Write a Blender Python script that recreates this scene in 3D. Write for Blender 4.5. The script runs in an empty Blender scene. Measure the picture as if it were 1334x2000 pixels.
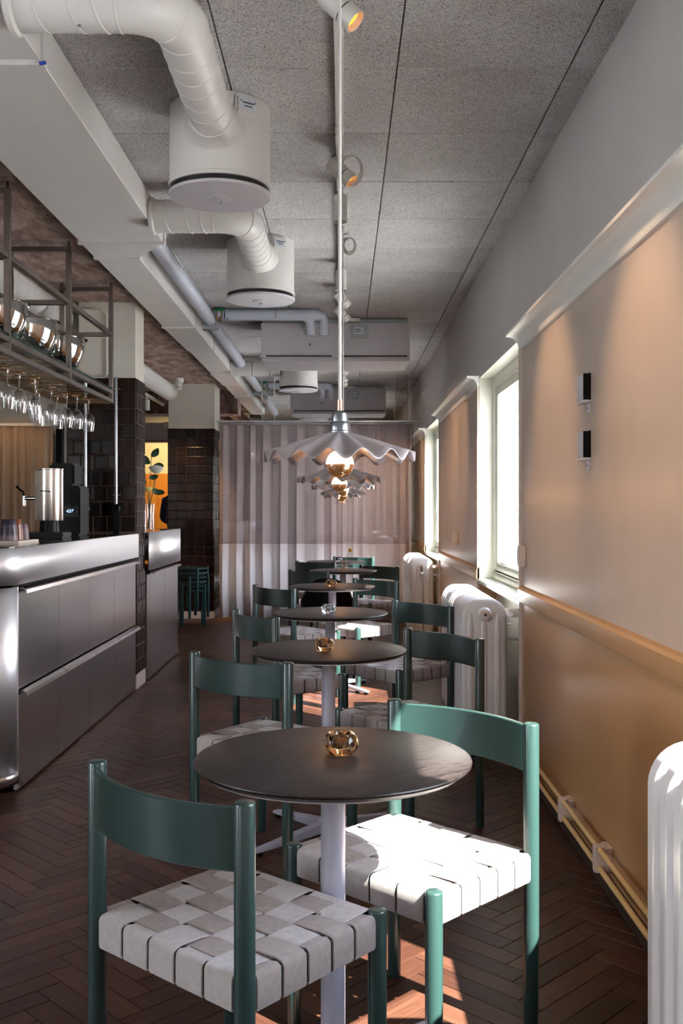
import bpy, bmesh, math, random
from mathutils import Vector, Matrix
PI = math.pi
random.seed(7)
scene = bpy.context.scene
COL = scene.collection

# ------------------------------------------------------------------ camera
cd = bpy.data.cameras.new('camera'); cam = bpy.data.objects.new('camera', cd); COL.objects.link(cam)
cam.location = (0, 0, 1.28); cam.rotation_euler = (PI / 2, 0, 0)
cd.lens = 35; cd.sensor_width = 36; cd.sensor_fit = 'AUTO'
cd.shift_x = -0.0015; cd.shift_y = -0.0025; cd.clip_start = 0.05; cd.clip_end = 200
scene.camera = cam
scene.view_settings.view_transform = 'Standard'
scene.view_settings.look = 'None'
scene.view_settings.gamma = 1.0
scene.view_settings.use_curve_mapping = False
scene.view_settings.exposure = 1.2

# ------------------------------------------------------------------ sky, sun
w = bpy.data.worlds.new('sky'); scene.world = w; w.use_nodes = True
wn = w.node_tree; wn.nodes.clear()
wo = wn.nodes.new('ShaderNodeOutputWorld'); wb = wn.nodes.new('ShaderNodeBackground')
tc = wn.nodes.new('ShaderNodeTexCoord'); sx = wn.nodes.new('ShaderNodeSeparateXYZ'); cr = wn.nodes.new('ShaderNodeValToRGB')
cr.color_ramp.elements[0].position = 0.0; cr.color_ramp.elements[0].color = (0.97, 0.955, 1.0, 1)
cr.color_ramp.elements[1].position = 0.75; cr.color_ramp.elements[1].color = (0.66, 0.76, 1.0, 1)
wn.links.new(tc.outputs['Generated'], sx.inputs[0]); wn.links.new(sx.outputs['Z'], cr.inputs[0])
wn.links.new(cr.outputs[0], wb.inputs['Color']); wb.inputs['Strength'].default_value = 8.0
wn.links.new(wb.outputs[0], wo.inputs[0])

sl = bpy.data.lights.new('sun', 'SUN'); sun = bpy.data.objects.new('sun', sl); COL.objects.link(sun)
sl.energy = 31; sl.angle = math.radians(0.6); sl.color = (1.0, 0.95, 0.88)
sun.rotation_euler = Vector((-1, 0.95, -1.44)).to_track_quat('-Z', 'Y').to_euler()
sun.location = (6, -4, 9)

scene.cycles.max_bounces = 10
scene.cycles.diffuse_bounces = 5
scene.cycles.glossy_bounces = 5
scene.cycles.transmission_bounces = 10
scene.cycles.transparent_max_bounces = 16
scene.cycles.sample_clamp_indirect = 6
scene.cycles.caustics_reflective = False
scene.cycles.caustics_refractive = False

SPOTW = 30       # ceiling spotlights, watts
BULBE = 27       # pendant bulbs, emission

# ------------------------------------------------------------------ materials
MATS = {}
def new_mat(name):
    m = bpy.data.materials.new(name); m.use_nodes = True
    MATS[name] = m
    return m, m.node_tree, m.node_tree.nodes['Principled BSDF']
def node(nt, t, **kw):
    n = nt.nodes.new(t)
    for k, v in kw.items():
        if k in n.inputs: n.inputs[k].default_value = v
        else: setattr(n, k, v)
    return n
def setp(p, **kw):
    names = {'rough': 'Roughness', 'metal': 'Metallic', 'spec': 'Specular IOR Level', 'coat': 'Coat Weight', 'coatr': 'Coat Roughness',
             'ior': 'IOR', 'trans': 'Transmission Weight', 'sheen': 'Sheen Weight', 'aniso': 'Anisotropic'}
    for k, v in kw.items():
        if k == 'col': p.inputs['Base Color'].default_value = (*v, 1)
        else: p.inputs[names[k]].default_value = v
def bump(nt, p, src, strength=.2, dist=.002):
    b = node(nt, 'ShaderNodeBump'); b.inputs['Strength'].default_value = strength; b.inputs['Distance'].default_value = dist
    nt.links.new(src, b.inputs['Height']); nt.links.new(b.outputs[0], p.inputs['Normal'])
def coords(nt, kind='Object', scale=(1, 1, 1)):
    t = node(nt, 'ShaderNodeTexCoord'); m = node(nt, 'ShaderNodeMapping'); m.inputs['Scale'].default_value = scale
    nt.links.new(t.outputs[kind], m.inputs['Vector']); return m.outputs[0]
def noise(nt, vec, scale, detail=3, rough=.5, dist=0.0):
    n = node(nt, 'ShaderNodeTexNoise'); n.inputs['Scale'].default_value = scale; n.inputs['Detail'].default_value = detail
    n.inputs['Roughness'].default_value = rough; n.inputs['Distortion'].default_value = dist
    nt.links.new(vec, n.inputs['Vector']); return n.outputs['Fac']
def ramp(nt, src, stops):
    r = node(nt, 'ShaderNodeValToRGB'); e = r.color_ramp.elements
    while len(e) < len(stops): e.new(.5)
    for i, (pos, c) in enumerate(stops): e[i].position = pos; e[i].color = (*c, 1)
    nt.links.new(src, r.inputs[0]); return r.outputs[0]

def plain(name, col, rough=.5, metal=0, var=.06, scale=6, bmp=0, bscale=200, **kw):
    m, nt, p = new_mat(name); setp(p, rough=rough, metal=metal, **kw)
    v = coords(nt); f = noise(nt, v, scale, 4)
    lo = tuple(max(0, c * (1 - var)) for c in col); hi = tuple(min(1, c * (1 + var)) for c in col)
    nt.links.new(ramp(nt, f, [(.3, lo), (.7, hi)]), p.inputs['Base Color'])
    if bmp: bump(nt, p, noise(nt, v, bscale, 2), bmp, .001)
    return m

plain('green_lacquer', (0.018, 0.043, 0.039), .30, var=.05, bmp=.03, bscale=60, coat=.25, coatr=.15)
plain('stool_green', (0.012, 0.050, 0.052), .30, var=.05, bmp=.03, bscale=60)
plain('white_paint', (0.72, 0.70, 0.67), .38, var=.03, bmp=.03, bscale=300)
plain('duct_paint', (0.70, 0.675, 0.66), .42, var=.03, scale=2, bmp=.03, bscale=120)
plain('unit_grey', (0.56, 0.53, 0.57), .45, var=.02)
plain('galvanised', (0.42, 0.46, 0.50), .45, metal=.8, var=.12, scale=14)
plain('insulation_pipe', (0.50, 0.53, 0.62), .38, var=.04, scale=5)
plain('upper_wall', (0.50, 0.48, 0.475), .75, var=.03, scale=3, bmp=.08, bscale=150)
plain('column_plaster', (0.66, 0.62, 0.55), .75, var=.04, scale=4, bmp=.12, bscale=80)
plain('window_paint', (0.60, 0.60, 0.52), .32, var=.02, bmp=.02)
plain('radiator_enamel', (0.74, 0.71, 0.72), .22, var=.02, bmp=.03, bscale=40)
plain('pipe_ochre', (0.70, 0.50, 0.22), .25, var=.05)
plain('clip_plastic', (0.66, 0.55, 0.48), .4)
plain('cable_white', (0.52, 0.49, 0.48), .6, bmp=.2, bscale=900)
plain('cable_grey', (0.38, 0.35, 0.33), .5)
plain('black_plastic', (0.004, 0.004, 0.005), .4, spec=.15)
plain('black_line', (0.008, 0.008, 0.010), .5)
plain('dark_void', (0.01, 0.009, 0.009), .9)
plain('grout', (0.13, 0.075, 0.052), .8)
plain('dark_board', (0.035, 0.022, 0.016), .5)
plain('table_underside', (0.70, 0.69, 0.68), .5)
plain('table_aluminium', (0.48, 0.47, 0.56), .38, metal=.35, var=.03, bmp=.05, bscale=300)
plain('rack_steel', (0.20, 0.165, 0.145), .38, metal=.9, var=.12, scale=9)
plain('mirror_steel', (0.66, 0.65, 0.64), .06, metal=1, var=.02)
plain('pole_steel', (0.42, 0.43, 0.47), .25, metal=1)
plain('urn_steel', (0.60, 0.55, 0.52), .22, metal=1, var=.04)
plain('brass_rod', (0.72, 0.36, 0.14), .28, metal=1)
plain('copper', (0.80, 0.45, 0.30), .3, metal=1)
plain('zinc_cap', (0.26, 0.29, 0.32), .3, metal=1, var=.1, scale=30)
plain('spot_grey', (0.58, 0.555, 0.53), .4)
plain('bronze_mirror', (0.80, 0.50, 0.32), .10, metal=1)
MATS['bronze_mirror'].node_tree.nodes['Principled BSDF'].inputs['Emission Color'].default_value = (1, .42, .14, 1)
MATS['bronze_mirror'].node_tree.nodes['Principled BSDF'].inputs['Emission Strength'].default_value = .05
plain('person_navy', (0.018, 0.022, 0.085), .85, var=.25, scale=12)
plain('skin', (0.55, 0.33, 0.24), .5)
plain('hair_brown', (0.05, 0.03, 0.02), .6)
plain('trouser_dark', (0.02, 0.02, 0.024), .8)
plain('leaf_green', (0.035, 0.10, 0.045), .45, var=.3, scale=20)
plain('stem_green', (0.10, 0.15, 0.04), .5, var=.2)
plain('petal_white', (0.80, 0.78, 0.72), .6)
plain('petal_yellow', (0.85, 0.70, 0.25), .6)
plain('billy_yellow', (0.78, 0.42, 0.03), .8, var=.2, scale=400, bmp=.5, bscale=700)
plain('cup_purple', (0.04, 0.028, 0.05), .35, var=.15, scale=30, bmp=.2, bscale=120)
plain('cup_brown', (0.20, 0.055, 0.02), .25, var=.2, scale=25)
plain('cup_lilac', (0.17, 0.11, 0.13), .4, var=.1, scale=25)
plain('sticker_white', (0.62, 0.66, 0.72), .5, var=.1, scale=80)
plain('sticker_print', (0.10, 0.10, 0.13), .6)
plain('valve_green', (0.01, 0.20, 0.05), .4)
plain('brass_valve', (0.35, 0.24, 0.14), .35, metal=.8)
plain('steel_beam_red', (0.10, 0.035, 0.03), .5)
plain('cream_wall', (0.80, 0.72, 0.45), .7)
plain('street_stone', (0.45, 0.44, 0.42), .9, var=.2)
plain('tape_blue', (0.02, 0.05, 0.35), .6)
plain('band_lit', (0.62, 0.555, 0.545), .9, var=.10, scale=60)
plain('band_shaded', (0.40, 0.325, 0.295), .9, var=.10, scale=60)  # same webbing, shade from the fibre direction put into the colour
for nm in ('band_lit', 'band_shaded'):
    m = MATS[nm]; nt = m.node_tree; p = nt.nodes['Principled BSDF']; p.inputs['Sheen Weight'].default_value = .15
    v = coords(nt, 'UV', (1, 1, 1))
    wv = node(nt, 'ShaderNodeTexWave'); wv.inputs['Scale'].default_value = 1.0; wv.bands_direction = 'X'
    wv.inputs['Distortion'].default_value = 1.5; wv.inputs['Detail'].default_value = 2
    mp = node(nt, 'ShaderNodeMapping'); mp.inputs['Scale'].default_value = (90, 6, 1)
    nt.links.new(v, mp.inputs[0]); nt.links.new(mp.outputs[0], wv.inputs['Vector'])
    f2 = noise(nt, v, 350, 2)
    ad = node(nt, 'ShaderNodeMath', operation='ADD'); nt.links.new(wv.outputs['Fac'], ad.inputs[0]); nt.links.new(f2, ad.inputs[1])
    bump(nt, p, ad.outputs[0], .6, .0015)
    old = p.inputs['Base Color'].links[0].from_socket; mm = node(nt, 'ShaderNodeMix', data_type='RGBA', blend_type='MULTIPLY'); mm.inputs['Factor'].default_value = 1
    nt.links.new(old, mm.inputs['A']); nt.links.new(ramp(nt, ad.outputs[0], [(.35, (.62, .60, .58)), (.95, (1, 1, 1))]), mm.inputs['B']); nt.links.new(mm.outputs['Result'], p.inputs['Base Color'])

# painted panelling (warm cream gloss paint, with brush texture)
m, nt, p = new_mat('panel_paint'); setp(p, rough=.27, spec=.5)
v = coords(nt); f = noise(nt, v, 2.5, 3)
nt.links.new(ramp(nt, f, [(.3, (0.50, 0.40, 0.335)), (.7, (0.54, 0.43, 0.36))]), p.inputs['Base Color'])
bump(nt, p, noise(nt, v, 260, 3), .10, .002)
m, nt, p = new_mat('wainscot_bounce'); setp(p, rough=.24, spec=.5)  # wall paint with the warm floor bounce put into its colour
v = coords(nt); f = noise(nt, v, 2.5, 3)
nt.links.new(ramp(nt, f, [(.3, (0.43, 0.245, 0.115)), (.7, (0.47, 0.27, 0.125))]), p.inputs['Base Color'])
bump(nt, p, noise(nt, v, 260, 3), .12, .002)

# brushed stainless
def steel(name, col, rough, sc):
    m, nt, p = new_mat(name); setp(p, metal=1, rough=rough)
    v = coords(nt, 'Object', sc); f = noise(nt, v, 40, 3, .6)
    nt.links.new(ramp(nt, f, [(.3, tuple(c * .93 for c in col)), (.7, col)]), p.inputs['Base Color'])
    pass
steel('stainless', (0.66, 0.63, 0.64), .24, (1, 1, 30))
steel('stainless_lit', (0.92, 0.91, 0.94), .44, (1, 1, 30))  # lit copy of the steel, window reflection put into the base colour

# dark polished bar top
m, nt, p = new_mat('black_stone'); setp(p, col=(0.012, 0.010, 0.010), rough=.08)

# glazed tile
m, nt, p = new_mat('tile_glaze'); setp(p, rough=.18, spec=.2)
oi = node(nt, 'ShaderNodeObjectInfo'); v = coords(nt); f = noise(nt, v, 18, 3)
ad = node(nt, 'ShaderNodeMath', operation='ADD'); nt.links.new(oi.outputs['Random'], ad.inputs[0]); nt.links.new(f, ad.inputs[1])
dv = node(nt, 'ShaderNodeMath', operation='MULTIPLY'); dv.inputs[1].default_value = .5; nt.links.new(ad.outputs[0], dv.inputs[0])
nt.links.new(ramp(nt, dv.outputs[0], [(.2, (0.006, 0.005, 0.006)), (.8, (0.026, 0.013, 0.011))]), p.inputs['Base Color'])
bump(nt, p, noise(nt, v, 28, 3), .04, .003)

# dark oak table top
m, nt, p = new_mat('table_oak'); setp(p, rough=.33, spec=.38)
v = coords(nt, 'Object', (1.6, 14, 14)); f = noise(nt, v, 5, 6, .62, 1.2)
v2 = coords(nt, 'Object', (8, 160, 30)); f2 = noise(nt, v2, 3, 3)
mu = node(nt, 'ShaderNodeMath', operation='MULTIPLY'); nt.links.new(f, mu.inputs[0]); nt.links.new(f2, mu.inputs[1])
nt.links.new(ramp(nt, mu.outputs[0], [(.17, (0.006, 0.0045, 0.005)), (.36, (0.036, 0.026, 0.024))]), p.inputs['Base Color'])
bump(nt, p, mu.outputs[0], .30, .002)

# parquet plank, uv along the grain, tint per plank
m, nt, p = new_mat('parquet_oak'); setp(p, rough=.38, spec=.2)
uv = coords(nt, 'UV'); oi = node(nt, 'ShaderNodeObjectInfo'); ge = node(nt, 'ShaderNodeNewGeometry')
ra = node(nt, 'ShaderNodeMath', operation='ADD'); nt.links.new(oi.outputs['Random'], ra.inputs[0]); nt.links.new(ge.outputs['Random Per Island'], ra.inputs[1])
fr = node(nt, 'ShaderNodeMath', operation='FRACT'); nt.links.new(ra.outputs[0], fr.inputs[0])
cx = node(nt, 'ShaderNodeCombineXYZ'); m9 = node(nt, 'ShaderNodeMath', operation='MULTIPLY'); m9.inputs[1].default_value = 37
nt.links.new(fr.outputs[0], m9.inputs[0]); nt.links.new(m9.outputs[0], cx.inputs[2])
va = node(nt, 'ShaderNodeVectorMath', operation='ADD'); nt.links.new(uv, va.inputs[0]); nt.links.new(cx.outputs[0], va.inputs[1])
mp = node(nt, 'ShaderNodeMapping'); mp.inputs['Scale'].default_value = (3, 40, 1); nt.links.new(va.outputs[0], mp.inputs[0])
f = noise(nt, mp.outputs[0], 1.6, 5, .65, .8)
mixf = node(nt, 'ShaderNodeMath', operation='MULTIPLY_ADD'); mixf.inputs[1].default_value = .34
nt.links.new(fr.outputs[0], mixf.inputs[0]); 
m5 = node(nt, 'ShaderNodeMath', operation='MULTIPLY'); m5.inputs[1].default_value = .72; nt.links.new(f, m5.inputs[0]); nt.links.new(m5.outputs[0], mixf.inputs[2])
nt.links.new(ramp(nt, mixf.outputs[0], [(.15, (0.016, 0.0065, 0.0045)), (.5, (0.050, 0.0195, 0.012)), (.85, (0.110, 0.047, 0.029))]), p.inputs['Base Color'])
bump(nt, p, f, .25, .0012)

# wood wool ceiling board
m, nt, p = new_mat('wood_wool'); setp(p, rough=.95, spec=.15)
v = coords(nt, 'Object', (1, 1, 1)); oi = node(nt, 'ShaderNodeObjectInfo')
cx = node(nt, 'ShaderNodeCombineXYZ'); m9 = node(nt, 'ShaderNodeMath', operation='MULTIPLY'); m9.inputs[1].default_value = 50
nt.links.new(oi.outputs['Random'], m9.inputs[0]); nt.links.new(m9.outputs[0], cx.inputs[0])
va = node(nt, 'ShaderNodeVectorMath', operation='ADD'); nt.links.new(v, va.inputs[0]); nt.links.new(cx.outputs[0], va.inputs[1])
fa = noise(nt, va.outputs[0], 95, 2, .6, 3.5)
fb = noise(nt, va.outputs[0], 230, 2, .6, 2.0)
mx = node(nt, 'ShaderNodeMath', operation='MINIMUM'); nt.links.new(fa, mx.inputs[0]); nt.links.new(fb, mx.inputs[1])
c1 = ramp(nt, mx.outputs[0], [(.34, (0.04, 0.038, 0.04)), (.41, (0.42, 0.41, 0.42)), (.46, (0.90, 0.89, 0.90))])
fl = noise(nt, va.outputs[0], 2.2, 3)
c2 = ramp(nt, fl, [(.25, (0.80, 0.77, 0.76)), (.65, (1, 1, 1))])
mm = node(nt, 'ShaderNodeMix', data_type='RGBA', blend_type='MULTIPLY'); mm.inputs['Factor'].default_value = 1
nt.links.new(c1, mm.inputs['A']); nt.links.new(c2, mm.inputs['B']); nt.links.new(mm.outputs['Result'], p.inputs['Base Color'])
bump(nt, p, mx.outputs[0], .8, .006)

# board marked raw concrete
m, nt, p = new_mat('raw_concrete'); setp(p, rough=.95)
v = coords(nt, 'Object', (2.4, 1.0, 1)); f = noise(nt, v, 3.6, 12, .72, .3)
nt.links.new(ramp(nt, f, [(.30, (0.10, 0.065, 0.052)), (.45, (0.30, 0.20, 0.165)), (.55, (0.46, 0.32, 0.27)), (.70, (0.62, 0.54, 0.49))]), p.inputs['Base Color'])
v2 = coords(nt); bump(nt, p, noise(nt, v2, 22, 8, .7), .8, .02)

# curtain linen
m, nt, p = new_mat('curtain_linen'); setp(p, rough=.9, sheen=.2)
v = coords(nt, 'Object', (300, 300, 300)); f = noise(nt, v, 1, 2)
nt.links.new(ramp(nt, f, [(.3, (0.80, 0.76, 0.78)), (.7, (0.88, 0.84, 0.86))]), p.inputs['Base Color'])
bump(nt, p, f, .2, .001)
m, nt, p = new_mat('bar_curtain'); setp(p, rough=.85)
v = coords(nt, 'Object', (300, 300, 300)); f = noise(nt, v, 1, 2)
nt.links.new(ramp(nt, f, [(.3, (0.26, 0.20, 0.15)), (.7, (0.32, 0.25, 0.19))]), p.inputs['Base Color'])

# orange wood far wall
m, nt, p = new_mat('orange_wood'); setp(p, rough=.4)
v = coords(nt, 'Object', (12, 1, .6)); f = noise(nt, v, 3, 5, .6, .5)
nt.links.new(ramp(nt, f, [(.3, (0.62, 0.20, 0.02)), (.7, (0.85, 0.34, 0.04))]), p.inputs['Base Color'])

def solid_glass(name, col, rough=0.0, ior=1.5):
    m, nt, p = new_mat(name); setp(p, col=col, rough=rough, trans=1, ior=ior)
    v = coords(nt); bump(nt, p, noise(nt, v, 45, 2), .12, .004)
# thin pane glass
def pane(name, tint, ior=1.5, rough=.0, gl=(1, 1, 1)):
    m = bpy.data.materials.new(name); m.use_nodes = True; nt = m.node_tree; nt.nodes.clear(); MATS[name] = m
    o = nt.nodes.new('ShaderNodeOutputMaterial'); t = nt.nodes.new('ShaderNodeBsdfTransparent'); g = nt.nodes.new('ShaderNodeBsdfGlossy')
    fr = nt.nodes.new('ShaderNodeFresnel'); mx = nt.nodes.new('ShaderNodeMixShader')
    gm = nt.nodes.new('ShaderNodeNewGeometry'); mi = nt.nodes.new('ShaderNodeMix'); mi.inputs['A'].default_value = ior; mi.inputs['B'].default_value = 1 / ior
    nt.links.new(gm.outputs['Backfacing'], mi.inputs['Factor']); nt.links.new(mi.outputs['Result'], fr.inputs['IOR'])   # same reflection from both sides of the pane
    t.inputs[0].default_value = (*tint, 1); g.inputs['Roughness'].default_value = rough; g.inputs[0].default_value = (*gl, 1)
    nt.links.new(fr.outputs[0], mx.inputs[0]); nt.links.new(t.outputs[0], mx.inputs[1]); nt.links.new(g.outputs[0], mx.inputs[2]); nt.links.new(mx.outputs[0], o.inputs[0])
pane('window_glass', (0.96, 0.98, 0.97))
pane('screen_glass', (0.80, 0.77, 0.77), 1.55)
pane('stem_glass', (0.97, 0.97, 0.975), 2.0, .0)
solid_glass('wine_stem', (0.97, 0.97, 0.98))
pane('shelf_glass', (0.72, 0.86, 0.83), 1.6)
solid_glass('amber_glass', (0.93, 0.50, 0.22))
solid_glass('clear_glass', (0.96, 0.97, 1.0))
solid_glass('pink_glass', (0.95, 0.72, 0.58))
solid_glass('shelf_edge', (0.08, 0.35, 0.30), .1)

# corrugated pendant shade
m, nt, p = new_mat('shade_enamel'); setp(p, rough=.32, metal=.5)
v = coords(nt); f = noise(nt, v, 10, 3)
nt.links.new(ramp(nt, f, [(.3, (0.40, 0.345, 0.355)), (.7, (0.50, 0.44, 0.45))]), p.inputs['Base Color'])

def emit(name, col, strength):
    m = bpy.data.materials.new(name); m.use_nodes = True; nt = m.node_tree; nt.nodes.clear(); MATS[name] = m
    o = nt.nodes.new('ShaderNodeOutputMaterial'); e = nt.nodes.new('ShaderNodeEmission')
    e.inputs[0].default_value = (*col, 1); e.inputs[1].default_value = strength; nt.links.new(e.outputs[0], o.inputs[0])
emit('bulb_glow', (1.0, 0.50, 0.20), BULBE)
emit('spot_glow', (1.0, 0.36, 0.05), 1.1)
emit('display_glow', (0.35, 0.55, 0.9), 1.2)

# ------------------------------------------------------------------ mesh tools
class MB:
    def __init__(s): s.v = []; s.f = []; s.uv = {}
    def add(s, vs, fs):
        n = len(s.v); s.v += [tuple(a) for a in vs]; s.f += [tuple(i + n for i in f) for f in fs]; return s
    def box(s, x0, x1, y0, y1, z0, z1):
        return s.add([(x0, y0, z0), (x1, y0, z0), (x1, y1, z0), (x0, y1, z0), (x0, y0, z1), (x1, y0, z1), (x1, y1, z1), (x0, y1, z1)],
                     [(0, 3, 2, 1), (4, 5, 6, 7), (0, 1, 5, 4), (1, 2, 6, 5), (2, 3, 7, 6), (3, 0, 4, 7)])
    def tube(s, path, r, seg=12, cap=True, sq=(1, 1)):
        P = [Vector(p) for p in path]; n = len(P); rs = r if isinstance(r, (list, tuple)) else [r] * n
        T = []
        for i in range(n):
            a = P[max(0, i - 1)]; b = P[min(n - 1, i + 1)]; T.append((b - a).normalized())
        up = Vector((0, 0, 1)) if abs(T[0].z) < .9 else Vector((1, 0, 0))
        N = (up - T[0] * up.dot(T[0])).normalized(); vs = []
        for i in range(n):
            N = (N - T[i] * N.dot(T[i])).normalized(); B = T[i].cross(N)
            for k in range(seg):
                a = 2 * PI * k / seg; vs.append(P[i] + (N * math.cos(a) * sq[0] + B * math.sin(a) * sq[1]) * rs[i])
        fs = []
        for i in range(n - 1):
            for k in range(seg):
                k2 = (k + 1) % seg; fs.append((i * seg + k, i * seg + k2, (i + 1) * seg + k2, (i + 1) * seg + k))
        if cap: fs.append(tuple(range(seg))[::-1]); fs.append(tuple((n - 1) * seg + k for k in range(seg)))
        return s.add(vs, fs)
    def cyl(s, a, b, r, seg=16): return s.tube([a, b], r, seg)
    def lathe(s, prof, seg=32, c=(0, 0, 0), axis='z', fn=None):
        vs = []; fs = []; n = len(prof)
        for k in range(seg):
            a = 2 * PI * k / seg
            for (r, z) in prof:
                rr = r if fn is None else fn(r, z, a)
                if isinstance(rr, tuple): rr, z = rr
                p = (rr * math.cos(a), rr * math.sin(a), z)
                if axis == 'y': p = (p[0], p[2], p[1])
                if axis == 'x': p = (p[2], p[0], p[1])
                vs.append((p[0] + c[0], p[1] + c[1], p[2] + c[2]))
        for k in range(seg):
            k2 = (k + 1) % seg
            for i in range(n - 1): fs.append((k * n + i, k2 * n + i, k2 * n + i + 1, k * n + i + 1))
        return s.add(vs, fs)
    def prism(s, poly, axis, a, b):
        n = len(poly)
        def P(u, v, t): return {'y': (u, t, v), 'x': (t, u, v), 'z': (u, v, t)}[axis]
        vs = [P(u, v, a) for u, v in poly] + [P(u, v, b) for u, v in poly]
        fs = [tuple(range(n)), tuple(range(n, 2 * n))[::-1]] + [(i, i + n, (i + 1) % n + n, (i + 1) % n) for i in range(n)]
        return s.add(vs, fs)
    def build(s, name, mat, parent=None, loc=(0, 0, 0), bevel=0, smooth=35, seg=2, weld=True, sub=0):
        me = bpy.data.meshes.new(name); me.from_pydata(s.v, [], s.f)
        bm = bmesh.new(); bm.from_mesh(me)
        if weld: bmesh.ops.remove_doubles(bm, verts=bm.verts, dist=1e-5)
        bmesh.ops.recalc_face_normals(bm, faces=bm.faces)
        if bevel:
            es = [e for e in bm.edges if len(e.link_faces) == 2 and e.calc_face_angle(0) > math.radians(40)]
            bmesh.ops.bevel(bm, geom=es, offset=bevel, segments=seg, affect='EDGES', clamp_overlap=True)
        bm.to_mesh(me); bm.free()
        if smooth:
            me.shade_smooth(); me.set_sharp_from_angle(angle=math.radians(smooth))
        me.materials.append(MATS[mat] if isinstance(mat, str) else mat)
        o = bpy.data.objects.new(name, me); COL.objects.link(o); o.location = loc
        if parent: o.parent = parent
        if sub:
            md = o.modifiers.new('sub', 'SUBSURF'); md.levels = sub; md.render_levels = sub
        return o
def bx(x0, x1, y0, y1, z0, z1): return MB().box(x0, x1, y0, y1, z0, z1)
def thing(name, label, cat, loc=(0, 0, 0), rz=0, group=None):
    o = bpy.data.objects.new(name, None); COL.objects.link(o); o.location = loc; o.rotation_euler = (0, 0, rz); o.empty_display_size = .05
    return tag(o, label, cat, group)
def tag(o, label, cat, group=None):
    o['label'] = label; o['category'] = cat
    if group: o['group'] = group
    return o
def struct(o): o['kind'] = 'structure'; return o
def dup(root, loc=None, rz=None, label=None, group=None, parent=None):
    r = root.copy(); COL.objects.link(r)
    if parent: r.parent = parent
    if loc is not None: r.location = loc
    if rz is not None: r.rotation_euler = (0, 0, rz)
    if label: r['label'] = label
    if group: r['group'] = group
    for ch in list(root.children):
        c = ch.copy(); COL.objects.link(c); c.parent = r
        for g in list(ch.children):
            d = g.copy(); COL.objects.link(d); d.parent = c
    return r
def arc(cx, cy, r, a0, a1, n): return [(cx + r * math.cos(a0 + (a1 - a0) * i / n), cy + r * math.sin(a0 + (a1 - a0) * i / n)) for i in range(n + 1)]

# ================================================================== SETTING
CZ = 2.82     # ceiling height
WX = 0.889    # right wall plane
WIN = [(-3.37, -1.84), (1.12, 2.33), (4.97, 6.50), (9.14, 10.67), (13.31, 14.84)]  # second opening narrowed, out of view, to shape the sun patch
SILL, HEAD = 0.83, 2.14

# floor: dark bedding + herringbone planks
floor = struct(bx(-4.5, 1.02, -3.6, 18.0, -.06, -.004).build('floor', 'dark_board', smooth=0))
PL, PW = 0.36, 0.072
def plank_mesh(mb, x, y, ang, uvs):
    # one plank, centre x y, long axis at ang
    c, s_ = math.cos(ang), math.sin(ang); g = .0006; b = .0012
    L = PL / 2 - g; W = PW / 2 - g
    pts = []
    for (l, w_, z) in [(L, W, -.004), (L - b, W - b, 0)]:
        for sl_, sw in ((-1, -1), (1, -1), (1, 1), (-1, 1)):
            pts.append((x + c * l * sl_ - s_ * w_ * sw, y + s_ * l * sl_ + c * w_ * sw, z))
    n = len(mb.v)
    mb.v += pts
    fs = [(4, 5, 6, 7), (0, 1, 5, 4), (1, 2, 6, 5), (2, 3, 7, 6), (3, 0, 4, 7)]
    mb.f += [tuple(i + n for i in f) for f in fs]
    ou, ov = random.random() * 9, random.random() * 9
    loc = [(-L, -W), (L, -W), (L, W), (-L, W)] * 2
    for f in fs: uvs += [(loc[i][0] + ou, loc[i][1] + ov) for i in f]
def mk(mb, uvs, name, parent):
    me = bpy.data.meshes.new(name); me.from_pydata(mb.v, [], mb.f)
    ul = me.uv_layers.new(name='UVMap')
    for i, u in enumerate(uvs): ul.data[i].uv = u
    me.materials.append(MATS['parquet_oak']); o = bpy.data.objects.new(name, me); COL.objects.link(o); o.parent = parent; return o
cells = []
# herringbone lattice rotated so that zigzags run along Y
r2 = math.sqrt(.5)
N = 5  # plank length = N widths
for i in range(-260, 260):
    for j in range(-70, 70):
        # square lattice: step (w, w) along the zigzag, (L, -L)/... across
        u = i * PW + j * PL; vv = i * PW - j * PL
        for kind in (0, 1):
            if kind == 0: cu, cv, an = u + PL / 2, vv + PW / 2, 0
            else: cu, cv, an = u + PL + PW / 2, vv + PW - PL / 2, PI / 2
            x = (cu - cv) * r2; y = (cu + cv) * r2
            if -2.3 < x < .93 and 1.2 < y < 12.8: cells.append((x, y, an + PI / 4))
def inview(c): return abs(c[0]) < c[1] * .36 and c[1] > 1.9
near = sorted([c for c in cells if inview(c)], key=lambda c: c[1])[:290]; ns = set(near)
protos = {}
for c in near:
    key = (round(c[2], 3), random.randrange(4))
    if key not in protos:
        m_, u_ = MB(), []; plank_mesh(m_, 0, 0, c[2], u_); o = mk(m_, u_, 'plank', floor); protos[key] = o; o.location = (c[0], c[1], 0)
    else:
        o = protos[key].copy(); COL.objects.link(o); o.location = (c[0], c[1], random.uniform(-.0004, .0004))
m_, u_ = MB(), []
for c in cells:
    if c not in ns: plank_mesh(m_, c[0], c[1], c[2], u_)
o = mk(m_, u_, 'parquet', floor); o['kind'] = 'stuff'

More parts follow.
